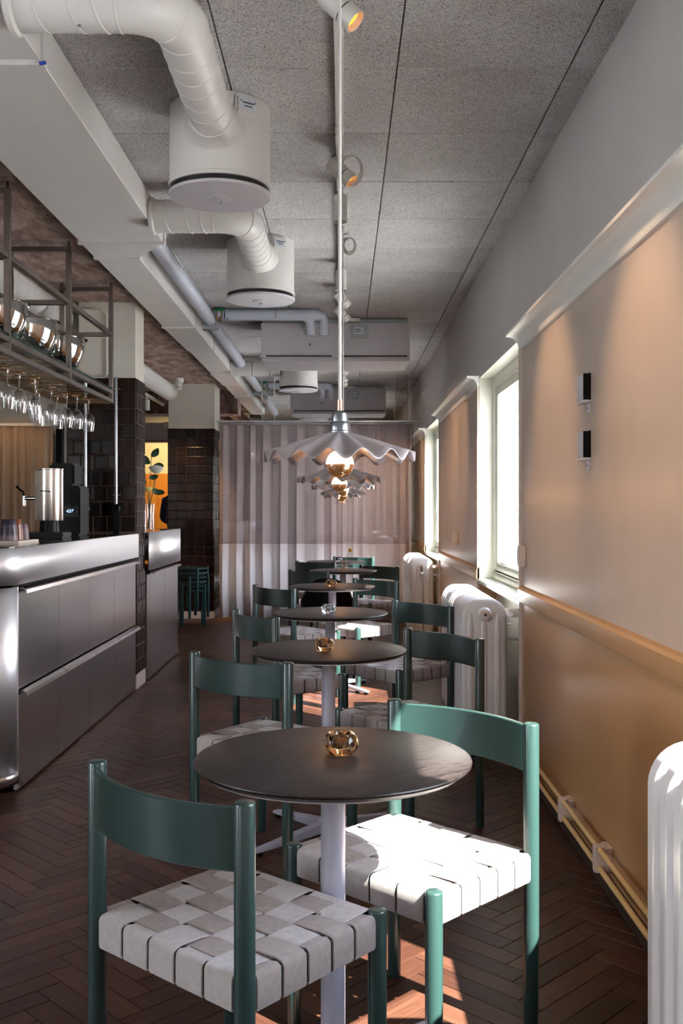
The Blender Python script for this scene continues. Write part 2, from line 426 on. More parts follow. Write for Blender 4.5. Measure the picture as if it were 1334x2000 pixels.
# ceiling: slab above, wood wool boards below it as pieces
ceiling = struct(bx(-1.36, 1.1, -3.6, 18.0, CZ + .03, CZ + .13).build('ceiling', 'dark_board', smooth=0))
xs = [-1.36, -1.011, -.411, .189, .789, WX + .02]
for a in range(len(xs) - 1):
    y = 3.477 - .6 * 11; proto = None
    wd = xs[a + 1] - xs[a]
    while y < 18:
        if proto is None:
            proto = bx(-wd / 2 + .0022, wd / 2 - .0022, -.2978, .2978, 0, .03).build('ceiling_board', 'wood_wool', ceiling, bevel=.003, seg=1, smooth=0); o = proto
        else: o = proto.copy(); COL.objects.link(o)
        o.location = ((xs[a] + xs[a + 1]) / 2, y + .3, CZ + random.uniform(-.0015, .0015)); y += .6

struct(bx(-4.5, -1.365, -3.6, 12.4, 2.755, 2.95).build('ceiling_concrete', 'raw_concrete', smooth=0))
struct(bx(-4.5, -1.365, 12.4, 18.0, 2.93, 3.0).build('ceiling_rear', 'raw_concrete', smooth=0))

# right wall, upper part plus piers between the windows, recesses below the windows
struct(bx(WX, WX + .25, -3.6, 18.0, HEAD, CZ + .1).build('wall_right', 'upper_wall', smooth=0))
ys = [-3.6] + [v for wn_ in WIN for v in wn_] + [18.0]
for k in range(0, len(ys), 2):
    y0, y1 = ys[k], ys[k + 1]
    pier = struct(bx(WX, WX + .25, y0, y1, .9, HEAD).build('wall_right_pier', 'panel_paint', smooth=0))
    MB().box(WX, WX + .25, y0, y1, -.004, .9).build('lower_panel', 'wainscot_bounce', pier, smooth=0)
    # corner beads, dado rail with a chamfered top edge
    MB().prism([(WX + .001, .812), (WX - .014, .820), (WX - .018, .832), (WX - .018, .884), (WX - .012, .896), (WX + .001, .905)], 'y', y0, y1).build('trim_1', 'wainscot_bounce', pier, smooth=20)
    for yy, d in ((y0, 1), (y1, -1)):
        MB().prism([(WX - .013, yy), (WX - .013, yy + d * .018), (WX + .001, yy + d * .030), (WX + .001, yy)], 'z', 0, 2.08).build('trim_2', 'panel_paint', pier, smooth=20)
    prof = [(WX + .001, 2.074), (WX - .012, 2.076), (WX - .014, 2.086)] + arc(WX - .072, 2.083, .058, 0, PI * .40, 7) + [(WX - .068, 2.139), (WX - .078, 2.141), (WX - .080, 2.152), (WX + .001, 2.152)]
    MB().prism(prof, 'y', y0, y1).build('trim_3', 'white_paint', pier, smooth=30)
    struct(bx(WX - .012, WX + .001, y0, y1, 0, .06).build('baseboard_right', 'dark_board', smooth=0))  # dark strip for the skirting, its shadow put into the colour
for n_, (y0, y1) in enumerate(WIN):
    wn_ = struct(bpy.data.objects.new('window_%d' % (n_ + 1), None)); COL.objects.link(wn_)
    struct(bx(1.00, WX + .25, y0, y1, -.004, SILL).build('wall_niche', 'window_paint', smooth=0))
    bx(WX - .01, 1.04, y0 + .002, y1 - .002, SILL - .03, SILL).build('window_sill', 'window_paint', wn_, bevel=.006)
    gx = .978
    fr = MB()
    fw = .10 if n_ == 1 else .045  # far jamb of the unseen second window widened to cut the sun
    for (a, b, c_, d_) in ((y0, y1, HEAD - .07, HEAD), (y0, y1, SILL, SILL + .05), (y0, y0 + .045, SILL + .05, HEAD - .07), (y1 - fw, y1, SILL + .05, HEAD - .07)): fr.box(gx, 1.06, a, b, c_, d_)
    fr.build('window_frame', 'window_paint', wn_, bevel=.004)
    ym = y0 + .41
    for a, b in (((y0 + .048, ym - .003), (ym + .003, y1 - fw - .003)) if n_ != 1 else ((y0 + .048, y1 - fw - .003),)):
        sa = MB(); z0, z1, t = SILL + .053, HEAD - .073, .05
        for (q, r_, c_, d_) in ((a, b, z1 - t, z1), (a, b, z0, z0 + t), (a, a + t, z0 + t, z1 - t), (b - t, b, z0 + t, z1 - t)): sa.box(gx + .016, gx + .055, q, r_, c_, d_)
        sash = sa.build('sash', 'window_paint', wn_, bevel=.004)
        bx(gx + .034, gx + .036, a + t, b - t, z0 + t, z1 - t).build('window_pane', 'window_glass', sash, smooth=0)
    # reveal linings
    for yy, d in ((y0, 1), (y1, -1)):
        MB().box(WX + .001, gx, min(yy, yy + d * .004), max(yy, yy + d * .004), SILL, HEAD).build('window_jamb', 'window_paint', wn_, smooth=0)
    MB().box(WX + .001, gx, y0 + .004, y1 - .004, HEAD - .004, HEAD).build('window_head', 'window_paint', wn_, smooth=0)
    # sill bracket under the board at the near end
    MB().prism([(WX - .03, SILL - .075), (1.0, SILL - .075), (1.0, SILL - .082), (WX - .05, SILL - .092)], 'y', y0 + .02, y0 + .30).build('sill_bracket', 'clip_plastic', wn_, smooth=0)

# other walls
# unseen left wall beside the camera, two windows added to let sky light in
LW = [(-3.0, -2.0), (.3, 1.5)]
wf = MB(); wf.box(-4.6, -4.5, -3.6, 18.0, 0, .5).box(-4.6, -4.5, -3.6, 18.0, 2.6, 3.0).box(-4.6, -4.5, -3.6, LW[0][0], .5, 2.6).box(-4.6, -4.5, LW[0][1], LW[1][0], .5, 2.6).box(-4.6, -4.5, LW[1][1], 18.0, .5, 2.6)
struct(wf.build('wall_left', 'column_plaster', smooth=0, weld=False))
for n_, (a, b) in enumerate(LW):
    wn_ = struct(bpy.data.objects.new('window_%d' % (n_ + 6), None)); COL.objects.link(wn_)
    f_ = MB(); f_.box(-4.59, -4.51, a, b, .5, .56).box(-4.59, -4.51, a, b, 2.54, 2.6).box(-4.59, -4.51, a, a + .06, .56, 2.54).box(-4.59, -4.51, b - .06, b, .56, 2.54); f_.build('window_frame', 'window_paint', wn_)
    bx(-4.552, -4.548, a + .06, b - .06, .56, 2.54).build('window_pane', 'window_glass', wn_, smooth=0)
struct(bx(-4.6, 1.14, 18.0, 18.1, 0, 3.0).build('wall_back', 'upper_wall', smooth=0))
struct(bx(-4.6, 1.14, -3.7, -3.6, 0, 3.0).build('wall_front', 'column_plaster', smooth=0))
struct(bx(-14, 30, -30, 40, -.32, -.30).build('ground', 'street_stone', smooth=0))

# wall behind the bar, far room beyond the columns
struct(bx(-4.5, -2.45, 10.15, 10.25, 0, 2.755).build('wall_bar', 'column_plaster', smooth=0))
def curtain(name, x0, x1, y, z0, z1, folds, amp, mat, seed, steps=10):
    random.seed(seed); n = folds * steps; vs = []; fs = []; rows = 7
    ph = [random.uniform(-.9, .9) for _ in range(folds + 2)]; am = [random.uniform(.35, 1.25) for _ in range(folds + 2)]
    wdt = [random.uniform(.6, 1.5) for _ in range(folds)]; tot = sum(wdt); xa = [0]
    for q in wdt: xa.append(xa[-1] + q / tot)
    for r in range(rows + 1):
        t = r / rows; z = z1 + (z0 - z1) * t
        for i in range(n + 1):
            k = min(folds - 1, i // steps); f = i / steps - k; 
            xx = x0 + (x1 - x0) * (xa[k] + (xa[k + 1] - xa[k]) * f)
            a_ = am[k] * (1 - f) + am[k + 1] * f
            yy = y - amp * a_ * (.55 + .45 * t) * (math.sin(2 * PI * f)) ; yy += amp * .25 * math.sin(4 * PI * f + ph[k]) * math.sin(PI * f)
            xx += .012 * math.sin(5 * t + ph[k] * 3) * t * math.sin(PI * f) + .018 * math.sin(2 * PI * f * 2) * a_
            vs.append((xx, yy, z))
    for r in range(rows):
        for i in range(n): a = r * (n + 1) + i; fs.append((a, a + 1, a + n + 2, a + n + 1))
    m_ = MB(); m_.add(vs, fs); o = m_.build(name, mat, smooth=60)
    md = o.modifiers.new('thick', 'SOLIDIFY'); md.thickness = .003
    return o
o = curtain('curtain', -1.44, .80, 11.62, .02, 2.262, 15, .045, 'curtain_linen', 5); tag(o, 'long pale linen curtain hanging across the end of the room', 'curtain')
o = curtain('curtain', -3.75, -2.90, 9.95, .4, 2.11, 8, .04, 'bar_curtain', 9); tag(o, 'brown curtain in the back of the bar behind the steel urn', 'curtain')
bx(-3.9, -2.86, 9.93, 9.97, 2.115, 2.14).build('curtain_track', 'white_paint', o)
tag(bx(-2.90, -2.84, 10.06, 10.14, 0.0, 2.2).build('door_post', 'black_plastic'), 'narrow black upright post beside the brown bar curtain', 'post')

# curtain rail + glass screen hung on wires in front of the curtain
t = thing('glass_screen', 'hanging clear glass screen with slim top rail in front of linen curtain', 'screen', (-.3, 11.30, 2.27))
bx(-1.14, 1.16, -.012, .012, 0, .018).build('rail', 'galvanised', t)
bx(-1.12, 1.10, -.004, .004, -1.38, 0).build('pane', 'screen_glass', t, smooth=0)
for xx in (-.62, 1.047): MB().cyl((xx, 0, .018), (xx, 0, CZ - 2.27), .003, 6).build('wire', 'white_paint', t)
t = thing('curtain_rail', 'white curtain rail that carries the pale linen curtain', 'rail', (-.3, 11.62, 2.27))
bx(-1.14, 1.12, -.012, .012, 0, .02).build('rail', 'white_paint', t)
for xx in (-.5, .9): MB().cyl((xx, 0, .02), (xx, 0, CZ - 2.27), .004, 6).build('hanger', 'white_paint', t)

# far room wall: orange wood below, cream above
struct(bx(-4.5, -1.6, 17.0, 17.1, 0, 1.89).build('wall_far', 'orange_wood', smooth=0))
struct(bx(-4.5, -1.6, 17.0, 17.1, 1.89, 2.93).build('wall_far_upper', 'cream_wall', smooth=0))
struct(bx(-4.5, -1.365, 12.9, 13.3, 2.52, 2.93).build('ceiling_beam', 'raw_concrete', smooth=0))
for i_, yy in enumerate((13.6, 15.2)):
    struct(bx(-1.365 - .25 * (i_ + 1), -1.365 - .25 * (i_ + 1) + .09, 12.0 if i_ else 12.4, 17.0, 2.60, 2.75).build('trim_4', 'steel_beam_red', smooth=0))
def spot_lamp(loc, to, power, size, blend, col=(1.0, .62, .34), rad=.03, name='spot_lamp_light', parent=None):
    l = bpy.data.lights.new(name, 'SPOT'); l.energy = power; l.spot_size = math.radians(size); l.spot_blend = blend; l.color = col; l.shadow_soft_size = rad
    o = bpy.data.objects.new(name, l); COL.objects.link(o); o.location = loc
    o.rotation_euler = (Vector(to) - Vector(loc)).to_track_quat('-Z', 'Y').to_euler(); return o

# ================================================================== COLUMNS WITH TILES
P_ = .108
def tile_proto(wd, ht):
    m_ = MB(); a, b = wd / 2 - .002, ht / 2 - .002
    vs = [(-a, 0, -b), (a, 0, -b), (a, 0, b), (-a, 0, b)]; d = .006
    e = .006
    vs += [(-a + e * .3, -d * .7, -b + e * .3), (a - e * .3, -d * .7, -b + e * .3), (a - e * .3, -d * .7, b - e * .3), (-a + e * .3, -d * .7, b - e * .3)]
    vs += [(-a + e, -d, -b + e), (a - e, -d, -b + e), (a - e, -d, b - e), (-a + e, -d, b - e)]
    fs = [(8, 9, 10, 11)]
    for q in (0, 4): fs += [(q + i, q + (i + 1) % 4, q + 4 + (i + 1) % 4, q + 4 + i) for i in range(4)]
    m_.add(vs, fs); return m_
def tiled_face(parent, ox, oy, ang, width, z0, z1, bond=False):
    cache = {}
    rows = int(round((z1 - z0) / P_)); ph = (z1 - z0) / rows; nc = max(1, int(round(width / P_))); pw = width / nc
    for r in range(rows):
        off = (pw / 2 if (bond and r % 2) else 0); x = -off
        while x < width - 1e-4:
            a = max(0, x); b = min(width, x + pw); wd = b - a; x += pw
            if wd < .01: continue
            key = round(wd, 3)
            if key not in cache: o = tile_proto(wd, ph).build('tile', 'tile_glaze', parent, smooth=0); cache[key] = o
            else: o = cache[key].copy(); COL.objects.link(o)
            cxx = (a + b) / 2; d = random.uniform(0, .0025)
            o.location = (ox + math.cos(ang) * cxx + math.sin(ang) * d, oy + math.sin(ang) * cxx - math.cos(ang) * d, z0 + (r + .5) * ph)
            o.rotation_euler = (random.uniform(-.012, .012), 0, ang + random.uniform(-.014, .014))
# near column between the two bars
random.seed(3)
c1 = struct(bx(-1.966, -1.475, 7.08, 7.39, 0, 2.755 - .54).build('column_near', 'grout', smooth=0))
bx(-1.88, -1.478, 7.085, 7.385, 2.215, 2.755).build('plaster', 'column_plaster', c1, smooth=0)
tiled_face(c1, -1.966, 7.08, 0, .491, 1.12, 2.215, True)
tiled_face(c1, -1.475, 7.08, PI / 2, .31, .10, 2.215, True)
bx(-1.478, -1.466, 7.08, 7.39, 0, .10).build('baseboard_column', 'clip_plastic', c1, smooth=0)
MB().tube([(-1.98, 7.075, 2.70), (-1.72, 7.075, 2.70), (-1.68, 7.075, 2.66), (-1.68, 7.075, 2.24), (-1.70, 7.075, 2.22), (-1.80, 7.075, 2.22)], .008, 8).build('conduit', 'column_plaster', c1)
# far column beside the curtain
c2 = struct(bx(-2.06, -1.52, 11.70, 12.2, 0, 2.23).build('column_far', 'grout', smooth=0))
bx(-2.05, -1.51, 11.69, 12.2, 2.23, 2.755).build('plaster', 'column_plaster', c2, smooth=0)
tiled_face(c2, -2.06, 11.70, 0, .54, .09, 2.23)
tiled_face(c2, -1.52, 11.70, PI / 2, .5, .09, 2.23)
bx(-2.06, -1.512, 11.688, 11.70, 0, .08).build('baseboard_column', 'clip_plastic', c2, smooth=0)

# ================================================================== BAR
def bar_apron(poly_out, z0, z1, name, mat, parent, th=.01):
    m_ = MB(); n = len(poly_out); 
    vs = [(x, y, z0) for x, y in poly_out] + [(x, y, z1) for x, y in poly_out]
    m_.add(vs, [(i, i + 1, n + i + 1, n + i) for i in range(n - 1)])
    o = m_.build(name, mat, parent, smooth=50); md = o.modifiers.new('t', 'SOLIDIFY'); md.thickness = th; md.offset = 0; return o
BX = -1.47
bar = thing('bar_counter', 'long stainless steel bar with rounded near corner and dark top', 'bar', (0, 0, 0))
R = .17
cor = [(-2.6, 4.32)] + [(x, y) for x, y in arc(BX + .015 - R, 4.32 + R, R, -PI / 2, 0, 10)] + [(BX + .015, 7.065)]
bar_apron(cor, .943, 1.108, 'apron', 'stainless_lit', bar)
Rb = .15
corb = [(-2.6, 4.345)] + [(x, y) for x, y in arc(BX - Rb, 4.345 + Rb, Rb, -PI / 2, 0, 10)]
bar_apron(corb, .10, .93, 'end_panel', 'stainless_lit', bar)
bar_apron([(x + (.006 if i else 0), y - .006) for i, (x, y) in enumerate(corb)], .05, .10, 'end_plinth', 'stainless', bar)
top = MB(); poly = [(-2.6, 7.065), (-2.6, 4.325)] + [(x, y) for x, y in arc(BX + .01 - R, 4.325 + R, R, -PI / 2, 0, 10)] + [(BX + .01, 7.065)]
top.prism(poly, 'z', 1.085, 1.112); top.build('worktop', 'black_stone', bar, smooth=30)
bx(-2.55, BX - .05, 4.56, 7.06, .04, .93).build('carcass', 'black_plastic', bar, smooth=0)
bx(-2.55, BX - .03, 4.52, 7.06, .93, .95).build('recess', 'black_plastic', bar, smooth=0)
def door_front(name, y0, y1, z0, z1, parent, x=BX):
    return bx(x - .02, x, y0 + .002, y1 - .002, z0, z1).build(name, 'stainless', parent, bevel=.0015, smooth=0)
HP = [(0, .004), (0, .018), (.012, .020), (.030, .010), (.034, -.006), (.031, -.007), (.027, .007), (.012, .015), (.004, .014), (.004, .004)]
def handle(y0, y1, z, parent, x=BX): return MB().prism([(x + u, z + v) for u, v in HP], 'y', y0, y1).build('handle', 'stainless', parent, smooth=40)
dy = [4.50, 5.146, 5.777, 6.39, 7.055]
for i in range(4):
    d = door_front('door', dy[i], dy[i + 1], .465, .905, bar); handle(dy[i] + .03, dy[i + 1] + .02, .905, d) if i < 3 else handle(dy[i] + .03, dy[i + 1] + .0, .905, d)
    d = door_front('drawer_front', dy[i], dy[i + 1], .012, .438, bar); handle(dy[i] + .03, dy[i + 1] + .02 * (i < 3), .438, d)
bar2 = thing('bar_counter', 'shorter stainless steel counter behind the tiled column, below the flowers', 'bar', (0, 0, 0))
bx(-2.55, -1.452, 7.41, 8.87, 1.085, 1.107).build('worktop', 'black_stone', bar2)
bar_apron([(-1.447, 7.41), (-1.447, 8.82)] + [(x, y) for x, y in arc(-1.487, 8.83, .04, 0, PI / 2, 6)] + [(-2.55, 8.87)], .825, 1.109, 'apron', 'stainless_lit', bar2)
bx(-2.5, -1.49, 7.41, 8.80, .04, .80).build('carcass', 'black_plastic', bar2, smooth=0)
for a, b in ((7.42, 7.52), (7.522, 8.16), (8.162, 8.80)):
    d = door_front('door', a, b, .012, .79, bar2, -1.462)
    if b - a > .2: MB().prism([(-1.462 + u, .79 + v) for u, v in HP], 'y', a + .02, b + .01).build('handle', 'stainless', d, smooth=40)

# ---------------- steel overhead rack with glass shelf and rods
rk = thing('hanging_rack', 'dark steel overhead rack with glass shelf hanging above the bar', 'rack', (0, 0, 0))
XR, XL = -1.51, -1.83
q = .0135
YP = [3.48, 4.48, 5.48, 6.48]
for y in YP:
    for x in (XR, XL): bx(x - q, x + q, y - q, y + q, 1.97, 2.70).build('post', 'rack_steel', rk, bevel=.002, seg=1, smooth=0)
    bx(XL - q, XR + q, y - q, y + q, 2.70, 2.725).build('top_bar', 'rack_steel', rk, bevel=.002, seg=1, smooth=0)
    for x in (XR, XL): MB().cyl((x, y, 2.725), (x, y, 2.756), .008, 8).build('bolt', 'rack_steel', rk)
    bx(XL + q, XR - q, y - q, y + q, 2.405, 2.432).build('cross_bar', 'rack_steel', rk, bevel=.002, seg=1, smooth=0)
    bx(XL + q, XR - q, y - q, y + q, 1.972, 1.998).build('cross_bar', 'rack_steel', rk, bevel=.002, seg=1, smooth=0)
for x in (XR, XL):
    for i in range(3):
        for z in (2.405, 2.03, 1.972): bx(x - q, x + q, YP[i] + q, YP[i + 1] - q, z, z + .026).build('long_bar', 'rack_steel', rk, bevel=.002, seg=1, smooth=0)
for i in range(3):
    g = bx(XL - .012, XR + .012, YP[i] + .02, YP[i + 1] - .02, 2.060, 2.068).build('glass_shelf', 'shelf_glass', rk, smooth=0)
    bx(XR + .0125, XR + .0145, YP[i] + .02, YP[i + 1] - .02, 2.060, 2.068).build('glass_edge', 'shelf_edge', g, smooth=0)
rod = None
for i in range(30):
    y = 3.55 + i * .100
    if y > 6.46 or min(abs(y - p_) for p_ in YP) < .02: continue
    if rod is None: rod = MB().cyl((XL, 0, 0), (XR, 0, 0), .003, 8).build('rod', 'brass_rod', rk); o = rod
    else: o = rod.copy(); COL.objects.link(o)
    o.location = (0, y, 1.968)
# wine glasses hanging by the foot
def wine_glass(s=1):
    pr = [(.001, 0), (.034, 0), (.0345, -.002), (.012, -.005), (.0045, -.012), (.0038, -.03), (.0038, -.075), (.006, -.083), (.018, -.092), (.031, -.108), (.0375, -.130), (.0385, -.150), (.035, -.180), (.0300, -.205), (.0290, -.205), (.0338, -.180), (.0372, -.150), (.0362, -.130), (.030, -.110), (.017, -.095), (.001, -.0865)]
    return pr
GL = [(-1.66, 4.62), (-1.64, 4.85), (-1.646, 5.01), (-1.70, 4.74), (-1.63, 5.29), (-1.69, 5.49), (-1.745, 5.62), (-1.69, 5.75), (-1.79, 5.85), (-1.655, 5.95), (-1.74, 6.06), (-1.62, 6.10), (-1.60, 6.27)]
gt = None
for i, (x, y) in enumerate(GL):
    y = 3.55 + round((y - 3.55) / .1) * .1 + .012
    if gt is None:
        gt = thing('wine_glass', 'x', 'glass', (x, y, 1.975), 0, 'wine glasses hanging upside down from the rack')
        MB().lathe(wine_glass()[:9] , 20).build('stem', 'wine_stem', gt, smooth=60)
        MB().lathe(wine_glass()[8:], 24).build('bowl', 'stem_glass', gt, smooth=60)
        g_ = gt
    else: g_ = dup(gt, (x, y, 1.975))
lab = ['clear wine glass hanging at the far left edge of the rack', 'hanging wine glass second from the left end of the row', 'hanging wine glass right of the first pair, before the gap', 'clear wine glass hanging behind the leftmost glass of the row', 'hanging wine glass just after the gap in the row', 'hanging wine glass fourth-largest, overlapped by the one after the gap', 'wine glass hanging deep in the rack behind the overlapping cluster', 'hanging wine glass left of centre in the cluster under the glass shelf', 'rearmost wine glass hanging deep inside the rack cluster', 'wine glass hanging in the middle of the cluster, at its front', 'wine glass hanging behind the fourth glass from the right end', 'hanging wine glass second from the right end of the row', 'hanging wine glass at the right end of the row by the steel pole']
gs = [o for o in COL.objects if o.get('group') == 'wine glasses hanging upside down from the rack']
for o, l in zip(gs, lab): o['label'] = l
# mixing bowls on the shelf
def bowl(x, y, label, r=.165, h=.185):
    t = thing('mixing_bowl', label, 'bowl', (x, y, 2.068), 0, 'steel mixing bowls on the glass shelf')
    pr = [(.001, 0), (.05, 0)] + [(.05 + (r - .05) * math.sin(PI / 2 * k / 14) ** .9, h * (1 - math.cos(PI / 2 * k / 14)) ** .95) for k in range(1, 15)] + [(r + .013, h + .004), (r + .013, h + .001), (r + .001, h - .001)]
    MB().lathe(pr, 48).build('bowl', 'mirror_steel', t, smooth=50)
    return t
bowl(-1.66, 4.70, 'mirror steel mixing bowl at the left edge of the glass shelf')
bowl(-1.650, 5.17, 'mirror steel mixing bowl in the middle of the glass shelf')
bowl(-1.645, 5.70, 'mirror steel mixing bowl at the right, behind the second rack post')

# ---------------- things on the bar
def upright_pole(x, label):
    t = thing('steel_pole', label, 'pole', (x, 7.02, 1.112), 0, 'steel poles in front of the tiled column')
    MB().cyl((0, 0, .20), (0, 0, 1.10), .0125, 16).build('pole', 'pole_steel', t)
    MB().lathe([(.001, -.03), (.03, -.028), (.033, -.02), (.033, .02), (.030, .028), (.001, .03)], 24, (0.01, 0, .175), 'y').build('knob', 'black_plastic', t)
    MB().tube([(.01 + .022 * math.cos(a), -.031, .175 + .022 * math.sin(a)) for a in [-1.1 + 2.2 * k / 8 for k in range(9)]], .004, 8).build('ring', 'zinc_cap', t)
    for z in (.27, 1.02): MB().cyl((-.028, .028, z), (.028, .028, z), .005, 8).cyl((-.02, 0, z), (-.02, .03, z), .004, 8).cyl((.02, 0, z), (.02, .03, z), .004, 8).build('bracket', 'zinc_cap', t)
    bx(-.02, .02, -.015, .028, .0, .16).build('stand', 'black_plastic', t, bevel=.004)
    return t
pt = upright_pole(-1.815, 'polished steel pole with black knob, left of the pair on the tiled column')
MB().tube([(0, -.03, .15), (-.02, -.05, .10), (-.05, -.06, .03), (-.09, -.05, .004)], .004, 8).build('cord', 'black_plastic', pt)
upright_pole(-1.60, 'polished steel pole with black knob near the right corner of the tiled column')
t = thing('drink_urn', 'tall stainless drink urn with side tap standing on the bar', 'urn', (-1.785, 6.05, 1.112))
MB().lathe([(.001, .10), (.083, .10), (.084, .104), (.084, .405), (.087, .408), (.087, .414), (.080, .414), (.078, .40), (.001, .39)], 40).build('body', 'urn_steel', t, smooth=40)
bx(-.1, .11, -.1, .1, 0, .03).build('base', 'black_plastic', t, bevel=.006); MB().lathe([(.001, .03), (.06, .03), (.055, .1), (.001, .1)], 24).build('neck', 'black_plastic', t)
tp = MB().cyl((-.082, -.01, .235), (-.15, -.01, .235), .011, 12).cyl((-.15, -.01, .25), (-.15, -.01, .19), .011, 12).build('tap', 'mirror_steel', t)
MB().tube([(-.15, -.01, .25), (-.155, -.01, .275), (-.18, -.01, .29), (-.195, -.01, .31)], [.008, .007, .007, .009], 10).build('tap_lever', 'black_plastic', tp)
MB().cyl((-.03, -.083, .28), (.03, -.083, .275), .003, 8).build('label_strip', 'black_plastic', t)
t = thing('coffee_machine', 'tall black machine with small lit display behind the urn', 'machine', (-1.80, 6.55, 1.112))
bx(-.10, .10, -.12, .12, 0, .32).build('body', 'black_plastic', t, bevel=.01); bx(-.105, .06, -.11, .11, .32, .47).build('hopper', 'black_plastic', t, bevel=.015)
d = bx(.0, .09, -.126, -.12, .12, .19).build('display', 'black_line', t)
cu = bpy.data.curves.new('digits', 'FONT'); cu.body = '437'; cu.size = .030; cu.extrude = .0005; cu.shear = .3; cu.materials.append(MATS['display_glow'])
tmp = bpy.data.objects.new('digits', cu); COL.objects.link(tmp); bpy.context.view_layer.update()
dm = bpy.data.meshes.new_from_object(tmp.evaluated_get(bpy.context.evaluated_depsgraph_get())); bpy.data.objects.remove(tmp)
dg = bpy.data.objects.new('digits', dm); COL.objects.link(dg); dg.parent = d; dg.rotation_euler = (PI / 2, 0, 0); dg.location = (.012, -.1275, .148)
# ceramic cups on a small board, upside down
tag(bx(-1.86, -1.60, 4.91, 5.24, 1.112, 1.124).build('serving_board', 'clip_plastic', bevel=.003), 'small pale wooden board under the ceramic cups on the bar', 'board')
def cup(x, y, mat, band, label, s=1):
    t = thing('ceramic_cup', label, 'cup', (x, y, 1.124), 0, 'ceramic cups upside down on the bar')
    h = .105 * s; r = .045 * s
    MB().lathe([(r * .93, 0), (r, .004), (r * .96, h * .35), (r * .98, h * .36), (r * .84, h * .75), (r * .86, h * .76), (r * .74, h), (r * .70, h + .002), (.001, h + .001)], 32).build('body', mat, t, smooth=40)
    MB().lathe([(r * 1.002, .002), (r * .995, h * .25)], 32).build('glaze_band', band, t, smooth=40); return t
cup(-1.670, 4.97, 'cup_purple', 'cup_lilac', 'purple and lilac ceramic cup, upside down in front of the others')
cup(-1.678, 5.08, 'cup_brown', 'cup_brown', 'shiny orange brown ceramic cup behind the purple one')
cup(-1.790, 4.99, 'cup_brown', 'cup_brown', 'brown ceramic cup at the left edge beside the purple one')
cup(-1.672, 5.185, 'cup_lilac', 'cup_lilac', 'small lilac ceramic cup at the right end of the group', .78)

# ---------------- flowers in a tall vase on the second counter
fx, fy = -1.585, 8.15
t = thing('flower_vase', 'tall clear vase of white roses and dark leaves on the far counter', 'flowers', (fx, fy, 1.107))
MB().lathe([(.001, 0), (.04, 0), (.042, .01), (.038, .12), (.045, .22), (.043, .22), (.036, .12), (.039, .012), (.001, .008)], 28).build('vase', 'stem_glass', t, smooth=50)
random.seed(21)
tips = [(.02, -.02, .62), (.06, .0, .50), (.045, -.03, .42), (-.05, .02, .57), (-.10, 0, .40), (.0, -.02, .35)]
for i, (a, b, c_) in enumerate(tips):
    MB().tube([(a * -.35, b * -.4, .01), (a * .1, b * .1, .2), (a * .7, b * .8, c_ * .75), (a, b, c_)], .0028, 6).build('stem', 'stem_green', t)
def leaf(px, py, pz, yaw, pitch, L, Wd):
    m_ = MB(); n = 6; vs = []
    for k in range(n + 1):
        u = k / n; ww = Wd * math.sin(PI * min(1, u * .97 + .02)) ** .8; z = -.12 * L * math.sin(PI * u)
        vs += [(u * L, -ww, z + .003), (u * L, 0, z), (u * L, ww, z + .003)]
    fs = []
    for k in range(n): fs += [(k * 3, k * 3 + 1, k * 3 + 4, k * 3 + 3), (k * 3 + 1, k * 3 + 2, k * 3 + 5, k * 3 + 4)]
    m_.add(vs, fs); o = m_.build('leaf', 'leaf_green', t, smooth=60, loc=(px, py, pz)); o.rotation_euler = (random.uniform(-.4, .4) + PI / 2.4, -pitch, yaw)
for q_ in [(.02, -.02, .60, .3, .9, .075, .024), (.01, -.02, .55, 2.6, .6, .08, .026), (.03, -.03, .52, -.2, .1, .08, .024), (-.04, 0, .54, 3.0, .3, .07, .022), (.05, 0, .33, -.3, -.3, .07, .018), (.02, -.02, .34, .2, -.5, .075, .018), (-.02, -.02, .40, 2.8, -.2, .07, .02), (.0, -.03, .43, .1, .2, .065, .018), (-.09, 0, .40, 2.9, .3, .07, .02)]: leaf(*q_[:5], q_[5] * 1.25, q_[6] * 1.35)
def rose(px, py, pz, r, mat, nm='rose'):
    m_ = MB()
    for ring, (n, rr, tilt) in enumerate(((3, .35, .2), (5, .6, .5), (6, .85, .85))):
        for k in range(n):
            a0 = 2 * PI * k / n + ring; w2 = PI / n * 1.25; vs = []; fs = []
            for i in range(4):
                for j in range(5):
                    a = a0 + (j / 4 - .5) * 2 * w2; u = i / 3
                    rad = r * rr * (.45 + .55 * math.sin(u * PI * .6)) * (1 + .15 * u * ring); vs.append((px + rad * math.cos(a), py + rad * math.sin(a), pz + r * (u * (1.25 - tilt * .3) - .4 - .12 * abs(j / 4 - .5) * u)))
            for i in range(3):
                for j in range(4): b_ = i * 5 + j; fs.append((b_, b_ + 1, b_ + 6, b_ + 5))
            m_.add(vs, fs)
    return m_.build(nm, mat, t, smooth=60)
rose(.062, -.03, .49, .056, 'petal_white'); rose(-.10, 0, .42, .04, 'petal_white'); rose(-.005, -.03, .33, .036, 'petal_yellow')

